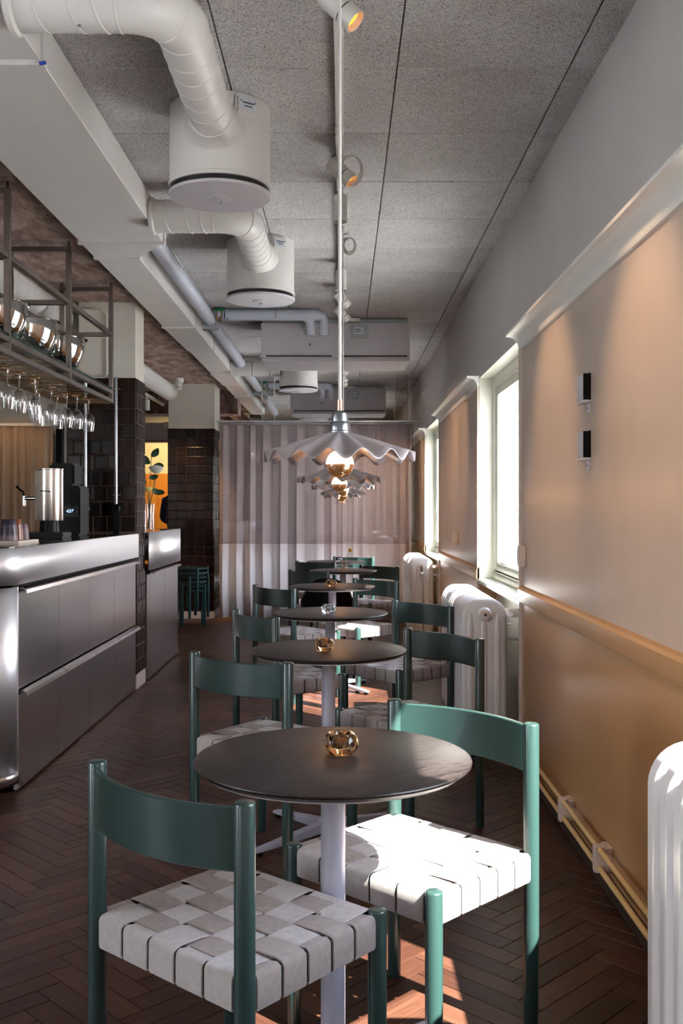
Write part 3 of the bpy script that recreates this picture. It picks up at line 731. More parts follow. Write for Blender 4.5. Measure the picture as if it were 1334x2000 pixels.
# ---------------- stacked green stools by the far column
def stool(x, y, z, rz, label):
    t = thing('stool', label, 'stool', (x, y, z), rz, 'stack of green stools')
    MB().lathe([(.001, .43), (.150, .43), (.158, .436), (.158, .447), (.150, .452), (.001, .452)], 40).build('seat', 'stool_green', t, smooth=40)
    MB().lathe([(.150, .385), (.157, .385), (.157, .405), (.150, .405), (.150, .385)], 32).build('ring', 'stool_green', t, smooth=40)
    for k in range(4):
        a = PI / 4 + k * PI / 2; MB().cyl((.172 * math.cos(a), .172 * math.sin(a), 0), (.172 * math.cos(a), .172 * math.sin(a), .462), .0155, 14).build('leg', 'stool_green', t, bevel=.003, seg=1)
    return t
stool(-1.66, 10.98, 0, .25, 'dark green stool with round legs at the bottom of the stack')
stool(-1.66, 10.98, .095, .75, 'dark green stool in the middle of the stack')
stool(-1.66, 10.98, .190, 1.25, 'dark green stool on top of the stack, legs above the seat rim')

# ================================================================== CEILING SERVICES
# rectangular duct
dx = thing('ventilation_duct', 'large white rectangular air duct running above the bar edge', 'duct', (0, 0, 0))
def sect(x0, x1, y0, y1, z0, z1): return bx(x0, x1, y0, y1, z0, z1).build('duct_section', 'duct_paint', dx, bevel=.003, seg=1, smooth=0)
def flange(x0, x1, y, z0, z1, e=.018): return bx(x0 - e, x1 + e, y - .016, y + .016, z0 - e, z1).build('flange', 'duct_paint', dx, bevel=.004, seg=1, smooth=0)
DZ0, DZ1 = 2.662, 2.80
sect(-1.361, -.93, -1.0, 3.06, DZ0, DZ1); sect(-1.361, -.93, 3.10, 5.14, DZ0, DZ1)
flange(-1.361, -.93, 3.08, DZ0, DZ1, .012); flange(-1.361, -.93, 5.155, DZ0, DZ1, .012)
def taper(xa0, xa1, ya, za, xb0, xb1, yb, zb, z1=DZ1):
    MB().add([(xa0, ya, za), (xa1, ya, za), (xa1, ya, z1), (xa0, ya, z1), (xb0, yb, zb), (xb1, yb, zb), (xb1, yb, z1), (xb0, yb, z1)],
             [(0, 1, 2, 3), (7, 6, 5, 4), (0, 4, 5, 1), (1, 5, 6, 2), (2, 6, 7, 3), (3, 7, 4, 0)]).build('reducer', 'duct_paint', dx, smooth=0)
taper(-1.361, -.93, 5.17, DZ0, -1.361, -1.12, 5.46, DZ0)
sect(-1.361, -1.12, 5.49, 7.53, DZ0, DZ1); flange(-1.361, -1.12, 5.475, DZ0, DZ1, .010); flange(-1.361, -1.12, 7.545, DZ0, DZ1, .012)
taper(-1.361, -1.12, 7.56, DZ0 - .008, -1.345, -1.12, 8.60, DZ0 - .01); flange(-1.345, -1.12, 8.62, DZ0, DZ1, .010)
sect(-1.345, -1.13, 8.64, 10.17, DZ0, DZ1); flange(-1.345, -1.13, 10.19, DZ0, DZ1, .012)
taper(-1.345, -1.13, 10.21, DZ0 - .008, -1.33, -1.14, 11.0, DZ0 - .008); flange(-1.33, -1.14, 11.02, DZ0, DZ1, .012)
sect(-1.33, -1.14, 11.04, 14.5, DZ0, DZ1); flange(-1.33, -1.14, 12.3, DZ0, DZ1, .012)
MB().cyl((-.932, 3.056, DZ0 - .013), (-.912, 3.056, DZ0 - .010), .006, 8).build('tape', 'tape_blue', dx)

def ring_at(p, tdir, r, name, mat, parent, th=.003, w_=.008):
    o = MB().lathe([(r, -w_), (r + th, -w_ * .5), (r + th, w_ * .5), (r, w_)], 36).build(name, mat, parent, smooth=40, loc=p)
    o.rotation_euler = Vector(tdir).to_track_quat('Z', 'Y').to_euler(); return o
def drum(x, y, label, pipe=None, tagplate=True):
    t = thing('ceiling_diffuser', label, 'diffuser', (x, y, 2.48), 0, 'white drum air diffusers under the ceiling')
    r = .193
    MB().lathe([(.001, .338), (r, .338), (r, .05), (r + .004, .046), (r + .004, .034), (r - .012, .034), (.001, .034)], 56).build('drum', 'duct_paint', t, smooth=35)
    MB().lathe([(r - .006, .012), (r - .006, .036), (r - .03, .036)], 56).build('slot', 'black_line', t, smooth=35)
    MB().lathe([(.001, .015), (r + .001, .015), (r + .004, .011), (r + .002, .003), (r - .01, 0), (.001, -.001)], 56).build('plate', 'unit_grey', t, smooth=35)
    k = MB().lathe([(.046, -.001), (.046, -.004), (.030, -.009), (.001, -.010)], 28).build('cap', 'unit_grey', t, smooth=50)
    MB().lathe([(.010, -.009), (.010, -.018), (.001, -.020)], 14).build('pin', 'galvanised', k, smooth=50)
    bx(-.003, .003, -r - .0025, -r + .01, .05, .32).build('seam', 'duct_paint', t)
    if tagplate:
        o = bx(-.045, .045, -.006, .006, -.04, .04).build('label_plate', 'duct_paint', t, bevel=.003); a = -PI / 2 + .62
        o.location = (.1985 * math.cos(a), .1985 * math.sin(a), .285); o.rotation_euler = (0, 0, a + PI / 2)
        bx(-.030, .040, -.0075, -.006, -.012, .034).build('sticker', 'sticker_white', o)
        bx(-.018, .030, -.0085, -.0075, .012, .018).box(-.010, .022, -.0085, -.0075, 0, .005).box(-.026, -.022, -.0085, -.0075, .016, .024).box(.034, .037, -.0085, -.0075, .016, .024).build('print', 'sticker_print', o)
        mk_ = MB()
        for i in range(8): mk_.box(-.041, -.036, -.0075, -.006, -.030 + i * .008, -.026 + i * .008)
        mk_.build('scale_marks', 'sticker_print', o)
    return t
def feed_pipe(yc, ydr, label, x0=-.93, xd=-.474, z=2.695, r=.078):
    t = thing('round_duct', label, 'duct', (0, 0, 0), 0, 'round spiral air ducts to the drums')
    Rr = .15; pts = [(x0, yc, z)]; n = 8
    pts += [(xd - Rr, yc, z)]
    for k in range(1, n + 1):
        a = PI / 2 * k / n; pts.append((xd - Rr + Rr * math.sin(a), yc + Rr - Rr * math.cos(a), z))
    yend = ydr - .185; pts.append((xd, yend, z))
    MB().tube(pts, r, 32, cap=False).build('pipe', 'duct_paint', t, smooth=45)
    L = xd - Rr - x0
    for u in (.02,): ring_at((x0 + .012, yc, z), (1, 0, 0), r, 'collar', 'duct_paint', t, .010, .014)
    for i, u in enumerate((.30, .62, .84)):
        ring_at((x0 + L * u, yc, z), (1, -.22, .1), r, 'seam_ring', 'duct_paint', t, .0035, .005)
    for k in (0, 5, 8):
        a = PI / 2 * k / n; ring_at((xd - Rr + Rr * math.sin(a), yc + Rr - Rr * math.cos(a), z), (math.cos(a), math.sin(a), 0), r, 'seam_ring', 'duct_paint', t, .0025, .004)
    y = yc + Rr + .11
    while y < yend - .10: ring_at((xd, y, z), (.1, 1, .15), r, 'seam_ring', 'duct_paint', t, .0025, .004); y += .10
    MB().lathe([(r + .0, -.09), (r + .004, -.088), (r + .008, -.035), (r + .018, -.010), (r + .032, .014), (r + .036, .035)], 36, (xd, yend, z), 'y').build('collar', 'duct_paint', t, smooth=45)
    for a_ in (.5, 2.4, 4.4): MB().lathe([(.001, -.003), (.005, -.002), (.005, .002), (.001, .003)], 8, (x0 + .2, yc + (r + .002) * math.cos(a_), z + (r + .002) * math.sin(a_))).build('screw', 'galvanised', t)
    return t
drum(-.474, 3.84, 'white drum air diffuser nearest the camera, largest in view')
drum(-.475, 5.74, 'second white drum air diffuser from the camera')
drum(-.452, 10.1, 'third white drum air diffuser, below the first grey ceiling unit', tagplate=False)
drum(-.39, 13.3, 'small white drum diffuser glimpsed above the curtain rail', tagplate=False)
feed_pipe(2.78, 3.84, 'thick white round duct bending from top left into the nearest drum')
feed_pipe(4.81, 5.74, 'white round duct bending into the second drum', -.93)
t = thing('round_duct', 'short white round duct leading from the long duct to the third drum', 'duct', (0, 0, 0), 0, 'round spiral air ducts to the drums')
MB().cyl((-1.135, 10.0, 2.695), (-.63, 10.0, 2.695), .078, 28).build('pipe', 'duct_paint', t)
for xx in (-1.12, -.9, -.72): ring_at((xx, 10.0, 2.695), (1, 0, 0), .078, 'seam_ring', 'duct_paint', t)
# big round duct over the bar
t = thing('round_duct', 'wide spiral round duct high above the bar behind the column', 'duct', (0, 0, 0))
MB().cyl((-2.02, -1, 2.645), (-2.02, 11.6, 2.645), .095, 32).build('pipe', 'duct_paint', t)
y = 4.0
rg = None
while y < 11.5:
    if rg is None: rg = ring_at((-2.02, y, 2.645), (.12, 1, .12), .095, 'seam_ring', 'duct_paint', t, .002, .004)
    else: o = rg.copy(); COL.objects.link(o); o.location = (-2.02, y, 2.645)
    y += .14

# insulated pipe beside the duct with branches to the units
t = thing('insulated_pipe', 'grey insulated pipe running beside the long rectangular duct', 'pipe', (0, 0, 0))
MB().cyl((-1.022, 5.25, 2.735), (-1.022, 15.0, 2.735), .046, 24).build('pipe', 'insulation_pipe', t)
for y in (6.9, 7.35, 8.2, 8.6, 9.9, 11.0): ring_at((-1.022, y, 2.735), (0, 1, 0), .046, 'joint_band', 'insulation_pipe', t, .003, .012)
def branch(yb, label):
    t = thing('valve_branch', label, 'pipe', (0, 0, 0), 0, 'insulated branch pipes to the ceiling units')
    z = 2.768
    m_ = MB().cyl((-.93, yb, z), (-.27, yb, z), .043, 24); 
    pts = [(-.27, yb, z), (-.20, yb, z), (-.165, yb + .02, z - .005), (-.150, yb + .04, z - .04), (-.150, yb + .05, z - .15)]
    m_.build('pipe', 'insulation_pipe', t)
    MB().tube(pts, [.043, .043, .041, .037, .036], 20).build('bend', 'insulation_pipe', t)
    MB().tube([(-.285, yb + .01, z - .01), (-.26, yb + .03, z - .03), (-.253, yb + .05, z - .07), (-.253, yb + .05, z - .15)], [.038, .038, .036, .035], 20).build('bend', 'insulation_pipe', t)
    bx(-1.07, -.95, yb - .05, yb + .02, z - .115, z - .10).box(-1.07, -.95, yb + .005, yb + .02, z - .10, z + .03).build('bracket', 'galvanised', t)
    MB().cyl((-.955, yb - .03, z), (-.93, yb - .03, z), .035, 16).cyl((-1.02, yb - .06, z - .09), (-1.02, yb - .06, z + .02), .012, 10).build('elbow', 'insulation_pipe', t)
    v_ = MB().cyl((-.955, yb - .045, z - .055), (-.955, yb - .045, z + .02), .012, 12).cyl((-.93, yb - .045, z - .055), (-.93, yb - .045, z + .02), .012, 12).build('valve', 'brass_valve', t)
    bx(-.975, -.905, yb - .07, yb - .03, z + .022, z + .040).build('valve_handle', 'valve_green', v_, bevel=.004)
    MB().tube([(-.90, yb - .045, z + .02), (-.90, yb - .05, z - .04), (-.885, yb - .05, z - .05), (-.875, yb - .05, z - .03)], .003, 6).build('chain', 'black_line', t)
    g = MB()
    for i in range(5): g.box(-.520 + (i % 2) * .008, -.512 + (i % 2) * .008, yb - .0455, yb - .040, z - .030 + i * .012, z - .023 + i * .012)
    g.build('print', 'sticker_print', t)
    return t
branch(7.62, 'insulated grey pipe with green valve handle leading to the nearer ceiling unit')
branch(12.0, 'insulated grey pipe leading to the far ceiling unit above the curtain')

def unit(y, label):
    t = thing('ceiling_unit', label, 'air unit', (-.061, y, 2.506), 0, 'grey air units across the ceiling')
    W2 = .597
    bx(-W2, W2, 0, .62, .018, .272).build('casing', 'unit_grey', t, bevel=.004)
    bx(-W2 + .01, W2 - .01, .02, .60, .272, .308).build('top_frame', 'galvanised', t)
    bx(-W2 - .012, W2 + .004, -.012, .63, -.008, .018).build('bottom_lip', 'unit_grey', t, bevel=.003)
    bx(-W2, W2, .03, .60, -.028, -.008).build('face_plate', 'unit_grey', t, bevel=.004)
    for a, b in ((-W2 + .04, -.03), (.05, W2 - .02)): bx(a, b, -.0135, -.011, -.002, .010).build('slot', 'black_line', t)
    o = bx(.115, .265, -.008, 0, .150, .256).build('cover_plate', 'galvanised', t); bx(.150, .225, -.011, -.008, .185, .238).build('sticker', 'sticker_white', o)
    bx(.155, .200, -.0125, -.011, .215, .222).box(.155, .215, -.0125, -.011, .200, .205).build('print', 'sticker_print', o)
    bx(.112, .198, -.045, 0, .275, .305).build('junction_box', 'white_paint', t, bevel=.003)
    MB().lathe([(.004, -.001), (.009, -.001), (.009, -.003), (.004, -.003), (.004, -.001)], 16, (-.205, -.002, .10), 'y').build('screw', 'black_line', t)
    bx(-.24, -.05, -.020, 0, .170, .195).box(-.21, -.10, -.028, -.02, .160, .190).build('pipe_tray', 'unit_grey', t)
    MB().cyl((-.245, -.05, .235), (-.215, -.03, .215), .022, 12).build('actuator', 'white_paint', t)
    return t
unit(8.0, 'wide grey ceiling air unit with slots, nearer of the two')
unit(12.42, 'wide grey ceiling air unit above the curtain rail')
t = thing('ceiling_unit', 'dull grey air unit with two white pipes beyond the tiled columns', 'air unit', (-2.6, 12.62, 2.14), 0)
bx(-.6, .75, 0, .25, 0, .24).build('casing', 'unit_grey', t, bevel=.004); bx(-.6, .75, -.01, 0, .0, .012).build('slot', 'black_line', t)
for xx in (.44, .54): MB().tube([(xx - .10, -.03, .21), (xx - .03, -.04, .215), (xx, -.045, .19), (xx, -.045, .13)], .034, 16).build('pipe_bend', 'white_paint', t)

# track with spots down the middle
t = thing('light_track', 'white lighting track running down the middle of the ceiling', 'track', (0, 0, 0))
for a, b in ((-1.0, 1.9), (1.902, 4.05), (4.10, 11.9)): bx(-.030, .002, a, b, 2.785, 2.8185).build('rail', 'white_paint', t, bevel=.002, seg=1); bx(-.0145, -.0085, a + .02, b - .02, 2.7842, 2.7855).build('groove', 'black_line', t)
bx(-.031, .003, 4.0, 4.15, 2.782, 2.8185).build('joint_piece', 'white_paint', t)
def spotlight(y, label, aim=None, x=-.013, ztop=2.785, lit=False, L=.125, r=.034, mat='spot_grey'):
    t = thing('spotlight', label, 'spotlight', (x, y, ztop), 0, 'white spotlights on the ceiling track')
    bx(-.016, .016, -.05, .05, -.022, 0).build('adapter', 'spot_grey', t, bevel=.002, seg=1)
    if aim is None:
        c0 = Vector((0, 0, -.030)); d = Vector((0, 0, -1)); MB().cyl((0, 0, -.032), (0, 0, -.02), .008, 10).build('stem', 'spot_grey', t)
        start = c0
    else:
        d = Vector(aim).normalized(); piv = Vector((0, 0, -.070)); start = piv - d * .055
        MB().cyl((0, 0, -.060), (0, 0, -.02), .009, 10).build('stem', 'spot_grey', t)
    rot = d.to_track_quat('Z', 'Y').to_euler()
    o = MB().lathe([(.001, 0), (r - .003, 0), (r, .003), (r, L * .62), (r - .003, L * .63)], 32).build('body', mat, t, smooth=35, loc=start); o.rotation_euler = rot
    if aim is not None:
        k = MB().lathe([(r - .002, L * .62), (r - .002, L * .66)], 32).build('black_ring', 'black_line', o)
        MB().lathe([(r - .002, L * .655), (r, L * .66), (r, L), (r - .003, L), (r - .003, L * .8), (.001, L * .8)], 32).build('snoot', mat, o, smooth=35)
    else: MB().lathe([(r, L * .6), (r, L), (r - .002, L), (r - .002, L * .7), (.001, L * .7)], 32).build('snoot', mat, o, smooth=35)
    MB().lathe([(.001, L * .84), (r * .8, L * .86)], 24).build('lamp_face', 'spot_glow' if lit else 'copper', o)
    return t, start, d
for (y, label, aim, to, pw) in ((2.84, 'tilted white spotlight with glowing orange face, near the top of the picture', (.62, -.12, -.62), (WX, 2.95, 1.55), 1),
        (4.22, 'tilted white spotlight with coiled cable beside it', (.62, -.12, -.62), (WX, 4.22, 1.55), 1), (6.77, 'tilted white spotlight just behind the upright ones', (.60, .40, -.60), (WX, 7.7, 1.5), 1),
        (7.28, 'tilted white spotlight in front of the nearer grey air unit', (.60, .40, -.60), (WX, 8.35, 1.5), 1), (10.2, 'small tilted spotlight behind the air unit, first of the far three', (.60, .40, -.60), (.6, 11.5, 1.4), .7),
        (10.8, 'small tilted spotlight behind the air unit, middle of the far three', (.60, .40, -.60), (.2, 11.55, 1.2), .5), (11.15, 'small tilted spotlight nearest the curtain, last of the far three', (.60, .40, -.60), (WX, 11.2, 1.5), .7)):
    t, st, d = spotlight(y, label, aim, lit=True)
    p0 = Vector((-.013, y, 2.785)) + st + d * .13
    spot_lamp(p0, to, SPOTW * pw, 50, .8)
spotlight(2.60, 'upright white spotlight cut off by the top edge of the picture')
spotlight(4.68, 'upright white cylinder spotlight, larger of the two hanging straight down')
spotlight(6.14, 'upright white cylinder spotlight, smaller of the two hanging straight down')
for yy, zz, label, rr in ((4.22, 2.725, 'loop of pale cable hanging beside the second tilted spotlight', .050), (5.55, 2.755, 'grey coil of cable tied to the ceiling track', .035)):
    m_ = MB()
    for k in range(4):
        m_.tube([(.035 + (rr + .004 * k) * math.cos(a) * .8, yy + .01 * k, zz + (rr + .003 * k) * math.sin(a) * 1.1) for a in [2 * PI * i / 24 for i in range(25)]], .0028, 6, cap=False)
    m_.box(.0, .03, yy - .004, yy + .034, zz + rr - .006, zz + rr + .006)
    tag(m_.build('cable_coil', 'cable_white' if yy < 5 else 'cable_grey'), label, 'cable', 'cable coils on the track')
# spot on the concrete above the far column, and the far room's track
t = thing('spotlight', 'white surface spotlight on the concrete in front of the far column', 'spotlight', (-1.85, 11.2, 2.755))
MB().lathe([(.001, 0), (.055, 0), (.055, -.05), (.001, -.05)], 28).build('canopy', 'white_paint', t); MB().lathe([(.001, -.05), (.035, -.055), (.035, -.125), (.001, -.125)], 28).build('body', 'white_paint', t)
MB().lathe([(.0355, -.10), (.0355, -.106)], 28).build('black_ring', 'black_line', t)
t = thing('light_track', 'dim lighting track with two spots beyond the tiled near column', 'track', (-2.22, 10.8, 2.56))
bx(-.015, .015, -1.2, 1.5, 0, .03).build('rail', 'spot_grey', t)
for yy in (-.2, .45): MB().cyl((0, yy, 0), (0, yy, -.04), .01, 8).cyl((0, yy, -.04), (0, yy + .01, -.16), .035, 18).build('spot_body', 'spot_grey', t)
for yy in (-.9, 1.2): MB().cyl((0, yy, .03), (0, yy, .195), .004, 6).build('hanger', 'spot_grey', t)
spot_lamp((-2.6, 15.6, 2.7), (-2.7, 17, 1.3), 60, 110, .6, (1, .74, .40))
spot_lamp((-3.3, 9.2, 2.5), (-3.35, 9.9, 1.4), 9, 90, .8, (1, .62, .35))
spot_lamp((-1.85, 11.2, 2.61), (-1.85, 11.60, 1.2), 26, 60, .8, (1, .6, .32))

# ================================================================== PENDANTS
def pendant(x, y, label):
    t = thing('pendant_lamp', label, 'lamp', (x, y, 1.40), 0, 'ruffled pendant lamps above the tables')
    n = 15
    pr = [(.020, .050), (.026, .049), (.05, .041), (.085, .028), (.12, .014), (.15, .003), (.167, -.004)]
    def fn(r, z, a):
        k = max(0, (r - .03) / .137); return (r, z + .011 * k * math.cos(n * a + .4))
    o = MB().lathe(pr, 180, fn=fn).build('shade', 'shade_enamel', t, smooth=80)
    md = o.modifiers.new('t', 'SOLIDIFY'); md.thickness = .0016
    MB().lathe([(.001, .098), (.010, .098), (.017, .092), (.019, .082), (.019, .074), (.0215, .071), (.0225, .060), (.0225, .054), (.024, .052), (.024, .046), (.016, .044), (.001, .044)], 32).build('socket', 'zinc_cap', t, smooth=35)
    MB().cyl((0, 0, .097), (0, 0, .122), .0058, 14).build('ferrule', 'copper', t)
    MB().cyl((0, 0, .12), (0, 0, 1.375), .0038, 10).build('cord', 'cable_white', t)
    MB().lathe([(.001, 1.3845), (.018, 1.3845), (.018, 1.365), (.012, 1.355), (.001, 1.353)], 24).build('ceiling_rose', 'white_paint', t)
    cz = -.020; r = .0305
    up = [(r * math.sin(a), cz + r * math.cos(a)) for a in [PI * .5 * (1 - k / 8) for k in range(9)]]
    b = MB().lathe([(r, cz)] + up[:7] + [(.011, .012), (.011, .044)], 32).build('bulb', 'bulb_glow', t, smooth=60)
    MB().lathe([(.001, cz - r)] + [(r * 1.003 * math.sin(a), cz - r * 1.003 * math.cos(a)) for a in [PI * .5 * (k / 10) for k in range(1, 11)]], 32).build('mirror_crown', 'bronze_mirror', b, smooth=60)
    return t
for a in ((-.007, 2.20, 'ruffled pale metal pendant lamp nearest the camera, with glowing globe bulb'), (-.014, 3.93, 'ruffled pendant lamp second from the camera, above the second table'), (0, 5.30, 'ruffled pendant lamp third from the camera, above the third table'), (0, 7.40, 'ruffled pendant lamp fourth from the camera, above the fourth table'), (-.01, 9.10, 'smallest ruffled pendant lamp, farthest from the camera')): pendant(*a)

# ================================================================== TABLES
def table(x, y, rz, label):
    t = thing('round_table', label, 'table', (x, y, 0), rz, 'round dark oak tables in a row')
    MB().lathe([(.001, .735), (.301, .735), (.304, .7335), (.305, .731), (.304, .727), (.292, .7185), (.001, .7185)], 96).build('tabletop', 'table_oak', t, smooth=30)
    MB().lathe([(.001, .7187), (.290, .7187), (.286, .714), (.10, .712), (.001, .712)], 64).build('underside', 'table_underside', t, smooth=30)
    MB().lathe([(.001, .712), (.09, .712), (.09, .706), (.027, .700), (.027, .045), (.001, .045)], 32).build('column', 'table_aluminium', t, smooth=35)
    b = MB().lathe([(.001, .075), (.036, .075), (.040, .070), (.040, .030), (.001, .030)], 24).build('base_hub', 'table_aluminium', t, smooth=35)
    for k in range(4):
        a = k * PI / 2; c, s = math.cos(a), math.sin(a)
        def T(u, v, z): return (u * c - v * s, u * s + v * c, z)
        m_ = MB(); vs = []
        for (u, hw, z0, z1) in ((.03, .022, .028, .066), (.33, .017, .016, .030), (.352, .015, .016, .026)): vs += [T(u, -hw, z0), T(u, hw, z0), T(u, hw, z1), T(u, -hw, z1)]
        fs = [(0, 1, 2, 3), (8, 9, 10, 11)]
        for q in (0, 4): fs += [(q + i, q + (i + 1) % 4, q + 4 + (i + 1) % 4, q + 4 + i) for i in range(4)]
        m_.add(vs, fs); f_ = m_.build('foot', 'table_aluminium', t, bevel=.003, smooth=30)
        MB().cyl(T(.33, 0, 0), T(.33, 0, .018), .014, 14).build('glide', 'black_plastic', f_)
    return t
TB = [(-.022, 2.196, .78, 'round dark oak table nearest the camera'), (-.057, 3.89, .70, 'second round dark table from the camera, with an amber candle holder'), (-.068, 5.28, .8, 'third round dark table, carrying the clear candle holder'),
      (-.077, 7.11, .8, 'fourth round dark table from the camera'), (0, 8.94, .8, 'fifth round dark table, carrying the little flower bottle'), (-.08, 10.46, .8, 'farthest round dark table, close to the linen curtain')]
for a in TB: table(*a)

def candle(x, y, mat, label, s=1, seed=1):
    t = thing('candle_holder', label, 'candle holder', (x, y, .7354), seed * 1.3, 'lumpy glass candle holders on the tables')
    random.seed(seed)
    def fn(r, z, a): return (r * (1 + .055 * math.sin(5 * a + 1.5 * math.sin(z * 90)) * (1 if r > .02 else 0)), z)
    h = .052 * s
    pr = [(.001, 0), (.024, 0), (.031, .004), (.037, .014), (.039, .026), (.037, .038), (.031, .047), (.026, .050), (.0225, .048), (.021, .038), (.020, .022), (.012, .017), (.001, .016)]
    MB().lathe([(a * s, b * s) for a, b in pr], 60, fn=fn).build('glass_body', mat, t, smooth=70)
    tl = thing_part = MB().lathe([(.001, .0168 * s), (.015 * s, .0172 * s), (.015 * s, .026 * s), (.001, .0255 * s)], 20).build('tealight', 'galvanised', t, smooth=40)
    return t
candle(-.005, 2.215, 'amber_glass', 'amber glass candle holder on the nearest table', .98, 1)
candle(-.072, 3.83, 'amber_glass', 'amber glass candle holder on the second table', .98, 2)
candle(-.075, 5.20, 'clear_glass', 'clear glass candle holder on the third table', .98, 3)
candle(-.083, 7.0, 'amber_glass', 'small looking amber glass candle holder on the fourth table', .98, 4)
candle(-.045, 10.36, 'clear_glass', 'clear glass candle holder on the farthest table, partly behind the flower bottle', 1, 5)
t = thing('bud_vase', 'small square pink glass bottle holding one yellow globe flower', 'vase', (.013, 8.80, .7354))
MB().prism([(-.034, -.03), (.034, -.03), (.034, .03), (-.034, .03)], 'z', 0, .048).build('bottle', 'pink_glass', t, bevel=.008)
MB().lathe([(.012, .048), (.012, .070), (.016, .072), (.016, .078), (.009, .078), (.009, .05)], 20).build('neck', 'pink_glass', t, smooth=40)
st_ = MB().tube([(0, 0, .012), (.008, 0, .08), (.030, 0, .13), (.048, 0, .175)], .0016, 6).build('stem', 'stem_green', t)
MB().lathe([(.017 * math.sin(PI * k / 10) + .0001, .185 - .017 * math.cos(PI * k / 10)) for k in range(11)], 20, (.050, 0, 0)).build('flower_head', 'billy_yellow', t, smooth=60)

# ================================================================== CHAIRS
CW, CD_ = .442, .375
def make_chair():
    t = thing('dining_chair', 'x', 'chair', (0, 0, 0), 0, 'green woven seat chairs at the tables')
    r = .0195; hw, hd = CW / 2, CD_ / 2
    def leg(x, y, h):
        MB().lathe([(.001, 0), (.0155, 0), (.0175, .003), (r, h * .35), (r, h - .005), (r - .001, h - .002), (r - .004, h), (.001, h)], 28, (x, y, 0)).build('leg', 'green_lacquer', t, smooth=40)
    for sx_ in (-1, 1): leg(sx_ * hw, -hd, .76); leg(sx_ * hw, hd, .455)
    # curved backrest: bows away from the seat
    sag = .062; n = 22; Rr = (hw * hw + sag * sag) / (2 * sag); vs = []; fs = []
    a1 = math.asin(hw / Rr); zb, zt, th = .634, .750, .012
    for i in range(n + 1):
        a = -a1 + 2 * a1 * i / n
        for (dr, z) in ((-th / 2, zb + .003), (-th / 2 + .003, zb), (th / 2 - .003, zb), (th / 2, zb + .003), (th / 2, zt - .003), (th / 2 - .003, zt), (-th / 2 + .003, zt), (-th / 2, zt - .003)):
            rr = Rr + dr; vs.append((rr * math.sin(a), -hd - (rr * math.cos(a) - Rr + sag), z))
    for i in range(n):
        for k in range(8): k2 = (k + 1) % 8; fs.append((i * 8 + k, i * 8 + k2, (i + 1) * 8 + k2, (i + 1) * 8 + k))
    fs += [tuple(range(8)), tuple(n * 8 + k for k in range(8))]
    MB().add(vs, fs).build('backrest', 'green_lacquer', t, smooth=40)
    # seat frame rails (between the legs) and woven straps
    m_ = MB(); z0, z1 = .383, .441
    m_.box(-hw + .01, hw - .01, hd - .013, hd + .008, z0, z1).box(-hw + .01, hw - .01, -hd - .008, -hd + .013, z0, z1)
    m_.box(-hw - .008, -hw + .013, -hd + .01, hd - .01, z0, z1).box(hw - .013, hw + .008, -hd + .01, hd - .01, z0, z1)
    seat = m_.build('seat', 'green_lacquer', t, bevel=.003, seg=1, smooth=0)
    def strap(c, p, halfL, along_y, i, mat, wfac):
        hwid = p / 2 - .0026; pts = []
        e = halfL + .0095; zt = .4455; zbm = .380
        pts.append((-e + .035, zbm)); pts.append((-e + .008, zbm)); pts.append((-e + .002, zbm + .002)); pts.append((-e, zbm + .008))
        pts.append((-e, zt - .010)); pts.append((-e + .0015, zt - .004)); pts.append((-e + .006, zt - .0005))
        sgn = 1 if i % 2 == 0 else -1
        for k in range(0, 61):
            u = -1 + 2 * k / 60; x = u * (e - .010); q_ = 2.5 * u
            pts.append((x, zt - .004 * (1 - u * u) + .0026 * sgn * math.tanh(3.2 * math.cos(PI * q_))))
        pts += [(-a, b) for a, b in reversed(pts[:7])]
        vs = []; n = len(pts); L = 0; us = []
        for k, (a, b) in enumerate(pts):
            k0, k1 = max(0, k - 1), min(n - 1, k + 1); dxx, dz = pts[k1][0] - pts[k0][0], pts[k1][1] - pts[k0][1]; l = math.hypot(dxx, dz); nx, nz = -dz / l, dxx / l
            if k: L += math.hypot(a - pts[k - 1][0], b - pts[k - 1][1])
            us.append(L)
            for (wv, h) in ((-hwid, 0), (-hwid + .0015, .0026), (hwid - .0015, .0026), (hwid, 0)):
                q1, q2 = a + nx * h, b + nz * h
                vs.append((c + wv, q1, q2) if along_y else (q1, c + wv, q2))
        fs = []
        for k in range(n - 1):
            for j in range(4): j2 = (j + 1) % 4; fs.append((k * 4 + j, k * 4 + j2, (k + 1) * 4 + j2, (k + 1) * 4 + j))
        me = bpy.data.meshes.new('strap'); me.from_pydata(vs, [], fs); ul = me.uv_layers.new(name='UVMap')
        wco = [0, .0015, 2 * hwid - .0015, 2 * hwid]
        for poly in me.polygons:
            for li in poly.loop_indices:
                vi = me.loops[li].vertex_index; ul.data[li].uv = (us[vi // 4] * 8, wco[vi % 4] * 8)
        bm = bmesh.new(); bm.from_mesh(me); bmesh.ops.recalc_face_normals(bm, faces=bm.faces); bm.to_mesh(me); bm.free()
        me.shade_smooth(); me.set_sharp_from_angle(angle=math.radians(50)); me.materials.append(MATS[mat])
        o = bpy.data.objects.new('strap', me); COL.objects.link(o); o.parent = seat
    px_ = (CW - .036) / 5; py_ = (CD_ - .032) / 5
    for i in range(5):
        strap((i - 2) * px_, px_, hd, True, i, 'band_lit', 1)
        strap((i - 2) * py_, py_, hw, False, i + 1, 'band_shaded', 1)
    return t
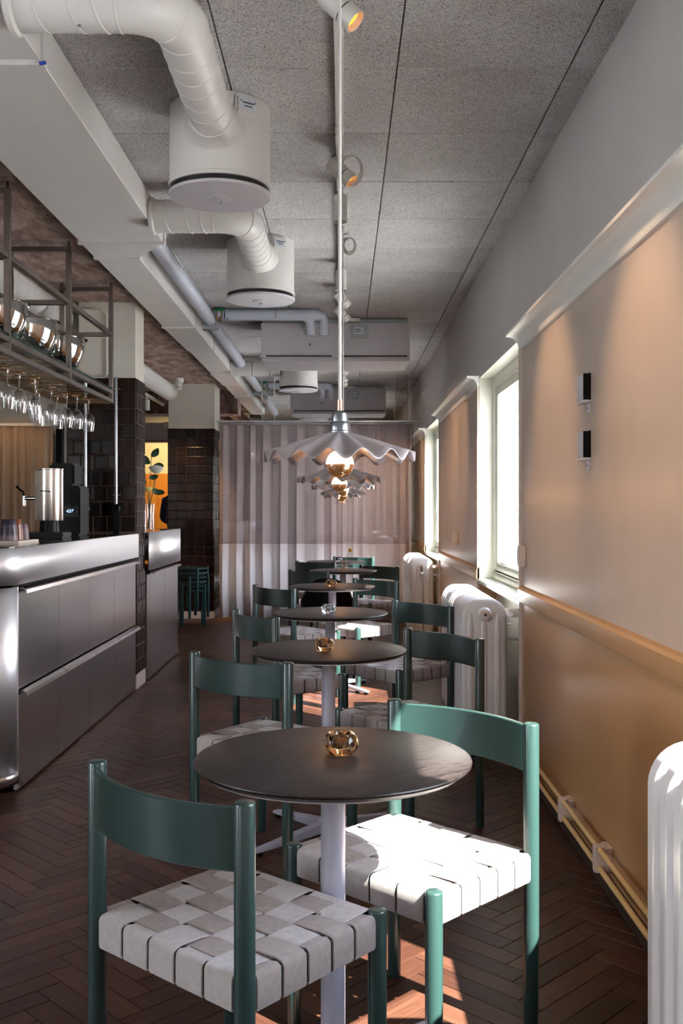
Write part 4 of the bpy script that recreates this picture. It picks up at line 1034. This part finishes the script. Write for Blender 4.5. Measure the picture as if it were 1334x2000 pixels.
# (rear post A, rear post B, +1 when the seat lies toward larger depth)
def put(ax, ay, bx_, by, sgn, label, first=[None]):
    # local: rear posts at (+-CW/2, -CD/2); front is +y
    dxv = Vector((bx_ - ax, by - ay)).normalized()
    if sgn < 0: dxv = -dxv                       # front = left normal of dxv (rot +90)
    fr_ = Vector((-dxv.y, dxv.x))
    mid = Vector(((ax + bx_) / 2, (ay + by) / 2)); c = mid + fr_ * (CD_ / 2); rz = math.atan2(dxv.y, dxv.x)
    if first[0] is None: first[0] = make_chair(); t = first[0]; t.location = (c.x, c.y, 0); t.rotation_euler = (0, 0, rz); t['label'] = label
    else: t = dup(first[0], (c.x, c.y, 0), rz, label)
    return t
CH = [((-.509, 2.063), (-.175, 1.773), 1, 'green chair nearest the camera, its back turned at lower left'),
      ((.1405, 2.732), (.458, 2.424), -1, 'green chair with sunlit woven seat, right of the nearest table'),
      ((-.541, 3.650), (-.192, 3.392), 1, 'green chair left of the second table, behind the nearest table'),
      ((.289, 4.357), (.545, 4.020), -1, 'dark green chair right of the second table, back edge near the radiator'),
      ((-.557, 5.190), (-.324, 4.810), 1, 'green chair left of the third table'),
      ((.300, 5.711), (.578, 5.377), -1, 'dark green chair right of the third table, back in front of the radiator'),
      ((-.609, 6.900), (-.325, 6.560), 1, 'green chair left of the fourth table'),
      ((.093, 7.544), (.383, 7.220), -1, 'dark green chair right of the fourth table'),
      ((-.458, 8.640), (-.132, 8.330), 1, 'green chair left of the fifth table, its back facing the camera'),
      ((.172, 9.355), (.492, 9.055), -1, 'green chair right of the fifth table with glossy back'),
      ((-.473, 10.10), (-.080, 9.860), 1, 'green chair left of the farthest table'),
      ((-.100, 11.02), (.330, 10.88), -1, 'green chair behind the farthest table, against the curtain')]
for (a, b, s_, l) in CH: put(a[0], a[1], b[0], b[1], s_, l)

# black shell chair between the fourth and fifth tables
t = thing('shell_chair', 'black rounded shell chair behind the fourth table', 'chair', (-.125, 7.88, 0), 0)
m_ = MB(); vs = []; fs = []; n = 26; rows = 8
for r in range(rows + 1):
    v_ = r / rows
    for i in range(n + 1):
        a = PI + PI * i / n; side = abs(math.cos(a)); top = .745 - .20 * side ** 3 
        z = .42 + (top - .42) * v_; rad = .17 + .045 * math.sin(v_ * PI / 2)
        vs.append((rad * math.cos(a), .05 + rad * math.sin(a), z))
for r in range(rows):
    for i in range(n): a = r * (n + 1) + i; fs.append((a, a + 1, a + n + 2, a + n + 1))
o = m_.add(vs, fs).build('shell', 'black_plastic', t, smooth=70); md = o.modifiers.new('t', 'SOLIDIFY'); md.thickness = .008
MB().prism([(x, y) for x, y in arc(0, .05, .175, PI, 2 * PI, 18)] + [(.175, .16), (.12, .20), (-.12, .20), (-.175, .16)], 'z', .415, .43).build('seat', 'black_plastic', t, bevel=.005)
for sx_, sy_ in ((-1, -1), (1, -1), (-1, 1), (1, 1)): MB().cyl((sx_ * .12, .05 + sy_ * .10, .415), (sx_ * .17, .05 + sy_ * .15, 0), .008, 10).build('leg', 'black_plastic', t)

# ================================================================== RADIATORS AND WALL THINGS
def radiator(ynear, nsec, label, valve='cap', pitch=.076, x0=.60, x1=.83, zt=.825, zb=.09):
    t = thing('radiator', label, 'radiator', ((x0 + x1) / 2, ynear, 0), 0, 'white column radiators under the windows')
    hw = (x1 - x0) / 2; proto = None
    for i in range(nsec):
        if proto is None:
            # section: rounded outline, thin web, three proud vertical tubes
            rc = .085
            out = arc(hw - rc, zt - rc, rc, 0, PI / 2, 8) + arc(-hw + rc, zt - rc, rc, PI / 2, PI, 8) + arc(-hw + rc * .6, zb + rc * .6, rc * .6, PI, 1.5 * PI, 6) + arc(hw - rc * .6, zb + rc * .6, rc * .6, 1.5 * PI, 2 * PI, 6)
            m_ = MB(); n = len(out); lv = [(-.034, .010), (-.036 + .004, .004), (-.024, 0), (.024, 0), (.032, .004), (.034, .010)]
            ctr = ((0), (zt + zb) / 2)
            def inset(pt, d):
                x, z = pt; L = max(abs(x), 1e-6)
                cx_ = max(-hw + rc, min(hw - rc, x)); cz_ = max(zb + rc, min(zt - rc, z)); v_ = Vector((x - cx_, z - cz_)); l = v_.length
                return (x - v_.x / l * d, z - v_.y / l * d) if l > 1e-6 else (x, z)
            ring = [(-.028, .016), (-.0335, .008), (-.026, .0), (.026, .0), (.0335, .008), (.028, .016)]
            vs = []; fs = []
            for (yy, d) in ((-.030, .022), (-.027, .008), (-.018, .0), (.018, .0), (.027, .008), (.030, .022)):
                for p_ in out: x, z = inset(p_, d); vs.append((x, yy, z))
            for q in range(5):
                for k in range(n): k2 = (k + 1) % n; fs.append((q * n + k, q * n + k2, (q + 1) * n + k2, (q + 1) * n + k))
            fs += [tuple(range(n)), tuple(5 * n + k for k in range(n))]
            m_.add(vs, fs)
            for xx in (-hw * .60, 0, hw * .60):
                pts = [(xx, 0, zb + .06), (xx, 0, zt - .10)]; 
                vs = []; fs = []; sg = 14
                for z, sc in ((zb + .03, .6), (zb + .08, 1), (zt - .14, 1), (zt - .07, .6)):
                    for k in range(sg): a = 2 * PI * k / sg; vs.append((xx + .030 * math.cos(a) * sc, .0365 * math.sin(a) * (.75 + .25 * sc), z))
                for q in range(3):
                    for k in range(sg): k2 = (k + 1) % sg; fs.append((q * sg + k, q * sg + k2, (q + 1) * sg + k2, (q + 1) * sg + k))
                fs += [tuple(range(sg)), tuple(3 * sg + k for k in range(sg))]
                m_.add(vs, fs)
            proto = m_.build('radiator_section', 'radiator_enamel', t, smooth=40, weld=False); o = proto
        else: o = proto.copy(); COL.objects.link(o)
        o.location = (0, pitch * (i + .5), 0)
    if valve == 'cap':
        c = MB().lathe([(.001, .0), (.034, .0), (.036, -.010), (.028, -.020), (.001, -.021)], 28, (0, .005, zt - .075), 'y').build('end_cap', 'radiator_enamel', t, smooth=40)
        MB().lathe([(.020, -.02), (.020, -.032), (.008, -.033), (.007, -.028), (.001, -.028)], 6, (0, .005, zt - .075), 'y').build('plug', 'clip_plastic', c)
        MB().lathe([(.006, -.030), (.006, -.034), (.001, -.034)], 10, (0, .005, zt - .075), 'y').build('vent_hole', 'black_line', c)
    elif valve == 'tap':
        c = MB().lathe([(.001, .0), (.030, .0), (.030, -.012), (.001, -.016)], 24, (0, .005, zt - .075), 'y').build('end_cap', 'radiator_enamel', t, smooth=40)
        MB().tube([(0, .0, zt - .075), (0, -.03, zt - .085), (0, -.03, zt - .17)], .010, 12).build('valve', 'brass_valve', t)
        MB().lathe([(.022 * math.sin(PI * k / 8) + .001, zt - .155 - .022 * math.cos(PI * k / 8)) for k in range(9)], 18, (0, -.03, 0)).build('valve_knob', 'white_paint', t, smooth=60)
        MB().cyl((0, -.03, zt - .17), (0, -.03, 0), .009, 12).build('riser', 'white_paint', t)
    for yy in (pitch * 1.5, pitch * (nsec - 1.5)):
        for xx in (-.07, .07): MB().cyl((xx, yy, 0), (xx, yy, zb + .02), .016, 12).build('foot', 'radiator_enamel', t)
    MB().cyl((hw - .02, pitch * 2.5, .60), (.999 - (x0 + x1) / 2, pitch * 2.5, .60), .008, 8).cyl((hw - .02, pitch * (nsec - 2.5), .60), (.999 - (x0 + x1) / 2, pitch * (nsec - 2.5), .60), .008, 8).build('wall_stay', 'radiator_enamel', t)
    return t
radiator(1.98 - .076 * 11, 11, 'white column radiator cut off at the lower right, its top sunlit', None)
radiator(5.03, 14, 'white column radiator in the middle with round end plug facing the camera')
radiator(9.45, 14, 'small looking white column radiator with ball valve, near the curtain', 'tap', x0=.63, x1=.86)

t = thing('heating_pipes', 'pair of thin ochre painted pipes low along the right wall', 'pipe', (0, 0, 0))
for z in (.155, .093): MB().cyl((.848, 2.02, z), (.848, 5.2, z), .0095, 14).build('pipe', 'pipe_ochre', t)
for y in (3.30, 3.84, 4.72):
    c = bx(.830, .866, y - .014, y + .014, .078, .170).build('pipe_clip', 'clip_plastic', t, bevel=.004); bx(.866, .8885, y - .020, y + .045, .085, .165).build('clip_base', 'clip_plastic', c, bevel=.002)
def wall_box(y, z, label):
    t = thing('wall_fitting', label, 'wall fitting', (WX, y, z), 0, 'small grey boxes on the right wall')
    bx(-.008, 0, -.050, .050, -.048, .048).build('back_plate', 'black_plastic', t)
    m_ = MB().prism([(-.046, -.050), (-.050, .044), (.050, .046), (.046, -.050)], 'x', -.026, -.008); m_.build('cover', 'unit_grey', t, bevel=.003)
    bx(-.028, -.006, -.053, -.050, -.048, .046).build('side_louvre', 'black_plastic', t); bx(-.030, 0, -.052, .050, -.056, -.049).build('lip', 'white_paint', t, bevel=.001)
    bx(-.006, 0, -.040, -.006, -.094, -.060).build('clasp', 'unit_grey', t, bevel=.001); MB().cyl((-.007, -.020, -.077), (-.0055, -.020, -.077), .005, 10).build('keyhole', 'black_line', t)
wall_box(3.62, 1.722, 'small grey louvred box on the right wall, upper of two'); wall_box(3.62, 1.515, 'small grey louvred box on the right wall, lower of two')
def socket(y, z, label, s=1):
    t = thing('wall_switch', label, 'switch', (WX - .013, y, z)); bx(-.020, 0.012, -.035 * s, .035 * s, -.052 * s, .052 * s).build('plate', 'clip_plastic', t, bevel=.004)
    bx(-.024, -.019, -.022 * s, .022 * s, -.035 * s, .035 * s).build('rocker', 'white_paint', t, bevel=.002)
socket(4.86, 1.053, 'white switch on the right wall beside the window edge'); socket(7.72, 1.06, 'pale switch on the far wall panel between the windows', .9)

# ================================================================== PERSON (far room, mostly behind the column)
def person():
    t = thing('person', 'person in navy jacket with bent arm, half hidden behind the far column', 'person', (-2.28, 13.6, 0), -.5)
    V = [(0, 0, .95), (0, 0, 1.12), (0, 0, 1.30), (0, 0, 1.43), (0, .0, 1.50), (0, .02, 1.57),
         (-.17, 0, 1.40), (-.25, .02, 1.15), (-.12, .20, 1.06), (-.05, .26, 1.08),
         (.17, 0, 1.40), (.24, .03, 1.15), (.14, .20, 1.06), (.07, .26, 1.08)]
    E = [(0, 1), (1, 2), (2, 3), (3, 4), (4, 5), (3, 6), (6, 7), (7, 8), (8, 9), (3, 10), (10, 11), (11, 12), (12, 13)]
    Rd = [.15, .14, .155, .12, .06, .055, .075, .058, .042, .036, .075, .058, .042, .036]
    def skin(nm, V, E, Rd, mat):
        me = bpy.data.meshes.new(nm); me.from_pydata(V, E, []); o = bpy.data.objects.new(nm, me); COL.objects.link(o); o.parent = t
        md = o.modifiers.new('s', 'SKIN'); 
        for i, r in enumerate(Rd): me.skin_vertices[0].data[i].radius = (r, r * .82)
        me.skin_vertices[0].data[0].use_root = True
        o.modifiers.new('ss', 'SUBSURF').levels = 2; me.materials.append(MATS[mat]); md.use_smooth_shade = True
        return o
    bpy.context.view_layer.update()
    def mkskin(nm, V, E, Rd, mat):
        me = bpy.data.meshes.new(nm); me.from_pydata(V, E, [])
        bm = bmesh.new(); bm.from_mesh(me); ly = bm.verts.layers.skin.verify(); bm.verts.ensure_lookup_table()
        for i, r in enumerate(Rd): bm.verts[i][ly].radius = (r, r * .85); bm.verts[i][ly].use_root = (i == 0)
        bm.to_mesh(me); bm.free(); o = bpy.data.objects.new(nm, me); COL.objects.link(o); o.parent = t
        md = o.modifiers.new('s', 'SKIN'); md.use_smooth_shade = True; ss = o.modifiers.new('ss', 'SUBSURF'); ss.levels = 2; ss.render_levels = 2
        me.materials.append(MATS[mat]); return o
    mkskin('body', V, E, Rd, 'person_navy')
    mkskin('trousers', [(0, 0, .98), (0, 0, .90), (-.10, 0, .84), (-.11, .02, .48), (-.11, -.02, .09), (.10, 0, .84), (.11, .02, .48), (.11, -.02, .09)], [(0, 1), (1, 2), (2, 3), (3, 4), (1, 5), (5, 6), (6, 7)], [.145, .14, .10, .068, .05, .10, .068, .05], 'trouser_dark')
    for sx_ in (-1, 1): mkskin('shoe', [(sx_ * .11, -.05, .05), (sx_ * .11, .05, .045), (sx_ * .115, .17, .035)], [(0, 1), (1, 2)], [.045, .045, .034], 'black_plastic')
    h = MB()
    def hf(k, a, ph):
        return (.078 * math.sin(ph) * math.cos(a) * (1 - .12 * (math.cos(ph) < -.2)), .095 * math.sin(ph) * math.sin(a) + .015 * (math.cos(ph) < 0) * (math.sin(a) > 0), 1.665 - .118 * math.cos(PI - ph))
    vs = []; fs = []; sg, rw = 20, 12
    for q in range(rw + 1):
        for k in range(sg): vs.append(hf(0, 2 * PI * k / sg, max(.001, min(PI - .001, PI * q / rw))))
    for q in range(rw):
        for k in range(sg): k2 = (k + 1) % sg; fs.append((q * sg + k, q * sg + k2, (q + 1) * sg + k2, (q + 1) * sg + k))
    h.add(vs, fs); h.tube([(0, .09, 1.68), (0, .115, 1.65), (0, .10, 1.64)], [.008, .014, .010], 8); 
    for sx_ in (-1, 1): h.tube([(sx_ * .078, 0, 1.69), (sx_ * .088, -.008, 1.67), (sx_ * .078, 0, 1.64)], [.010, .014, .008], 8)
    hd = h.build('head', 'skin', t, smooth=70, weld=False)
    for sx_ in (-1, 1): MB().lathe([(.010 * math.sin(PI * k / 6) + .0005, 1.675 - .008 * math.cos(PI * k / 6)) for k in range(7)], 10, (sx_ * .030, .088, 0)).build('eye', 'black_line', hd)
    MB().tube([(-.022, .098, 1.612), (0, .104, 1.609), (.022, .098, 1.612)], .004, 6).build('mouth', 'cup_brown', hd)
    vs = [(x * 1.09, y * 1.07 - .012, (z - 1.665) * 1.06 + 1.672) for x, y, z in vs if True]; fs2 = [f for f in fs if sum(vs[i][2] for i in f) / 4 > 1.66 and (sum(vs[i][1] for i in f) / 4 < .045 or sum(vs[i][2] for i in f) / 4 > 1.745)]
    MB().add(vs, fs2).build('hair', 'hair_brown', t, smooth=70)
    for sx_, ox in ((-1, -.05), (1, .07)):
        m1 = MB(); m1.tube([(ox, .26, 1.08), (ox * .9, .31, 1.085), (ox * .8, .345, 1.08)], [.030, .040, .034], 12, sq=(.55, 1))
        for k in range(4): a = -.026 + k * .0175; m1.tube([(ox * .8 + a, .34, 1.08), (ox * .8 + a, .37 + .006 * (k in (1, 2)), 1.075), (ox * .8 + a, .39 + .008 * (k in (1, 2)), 1.055)], [.0085, .008, .006], 8)
        m1.tube([(ox * .85 - sx_ * .028, .30, 1.082), (ox * .85 - sx_ * .048, .33, 1.078), (ox * .85 - sx_ * .050, .352, 1.068)], [.011, .009, .007], 8)
        m1.build('hand', 'skin', t, smooth=60, weld=False)
person()
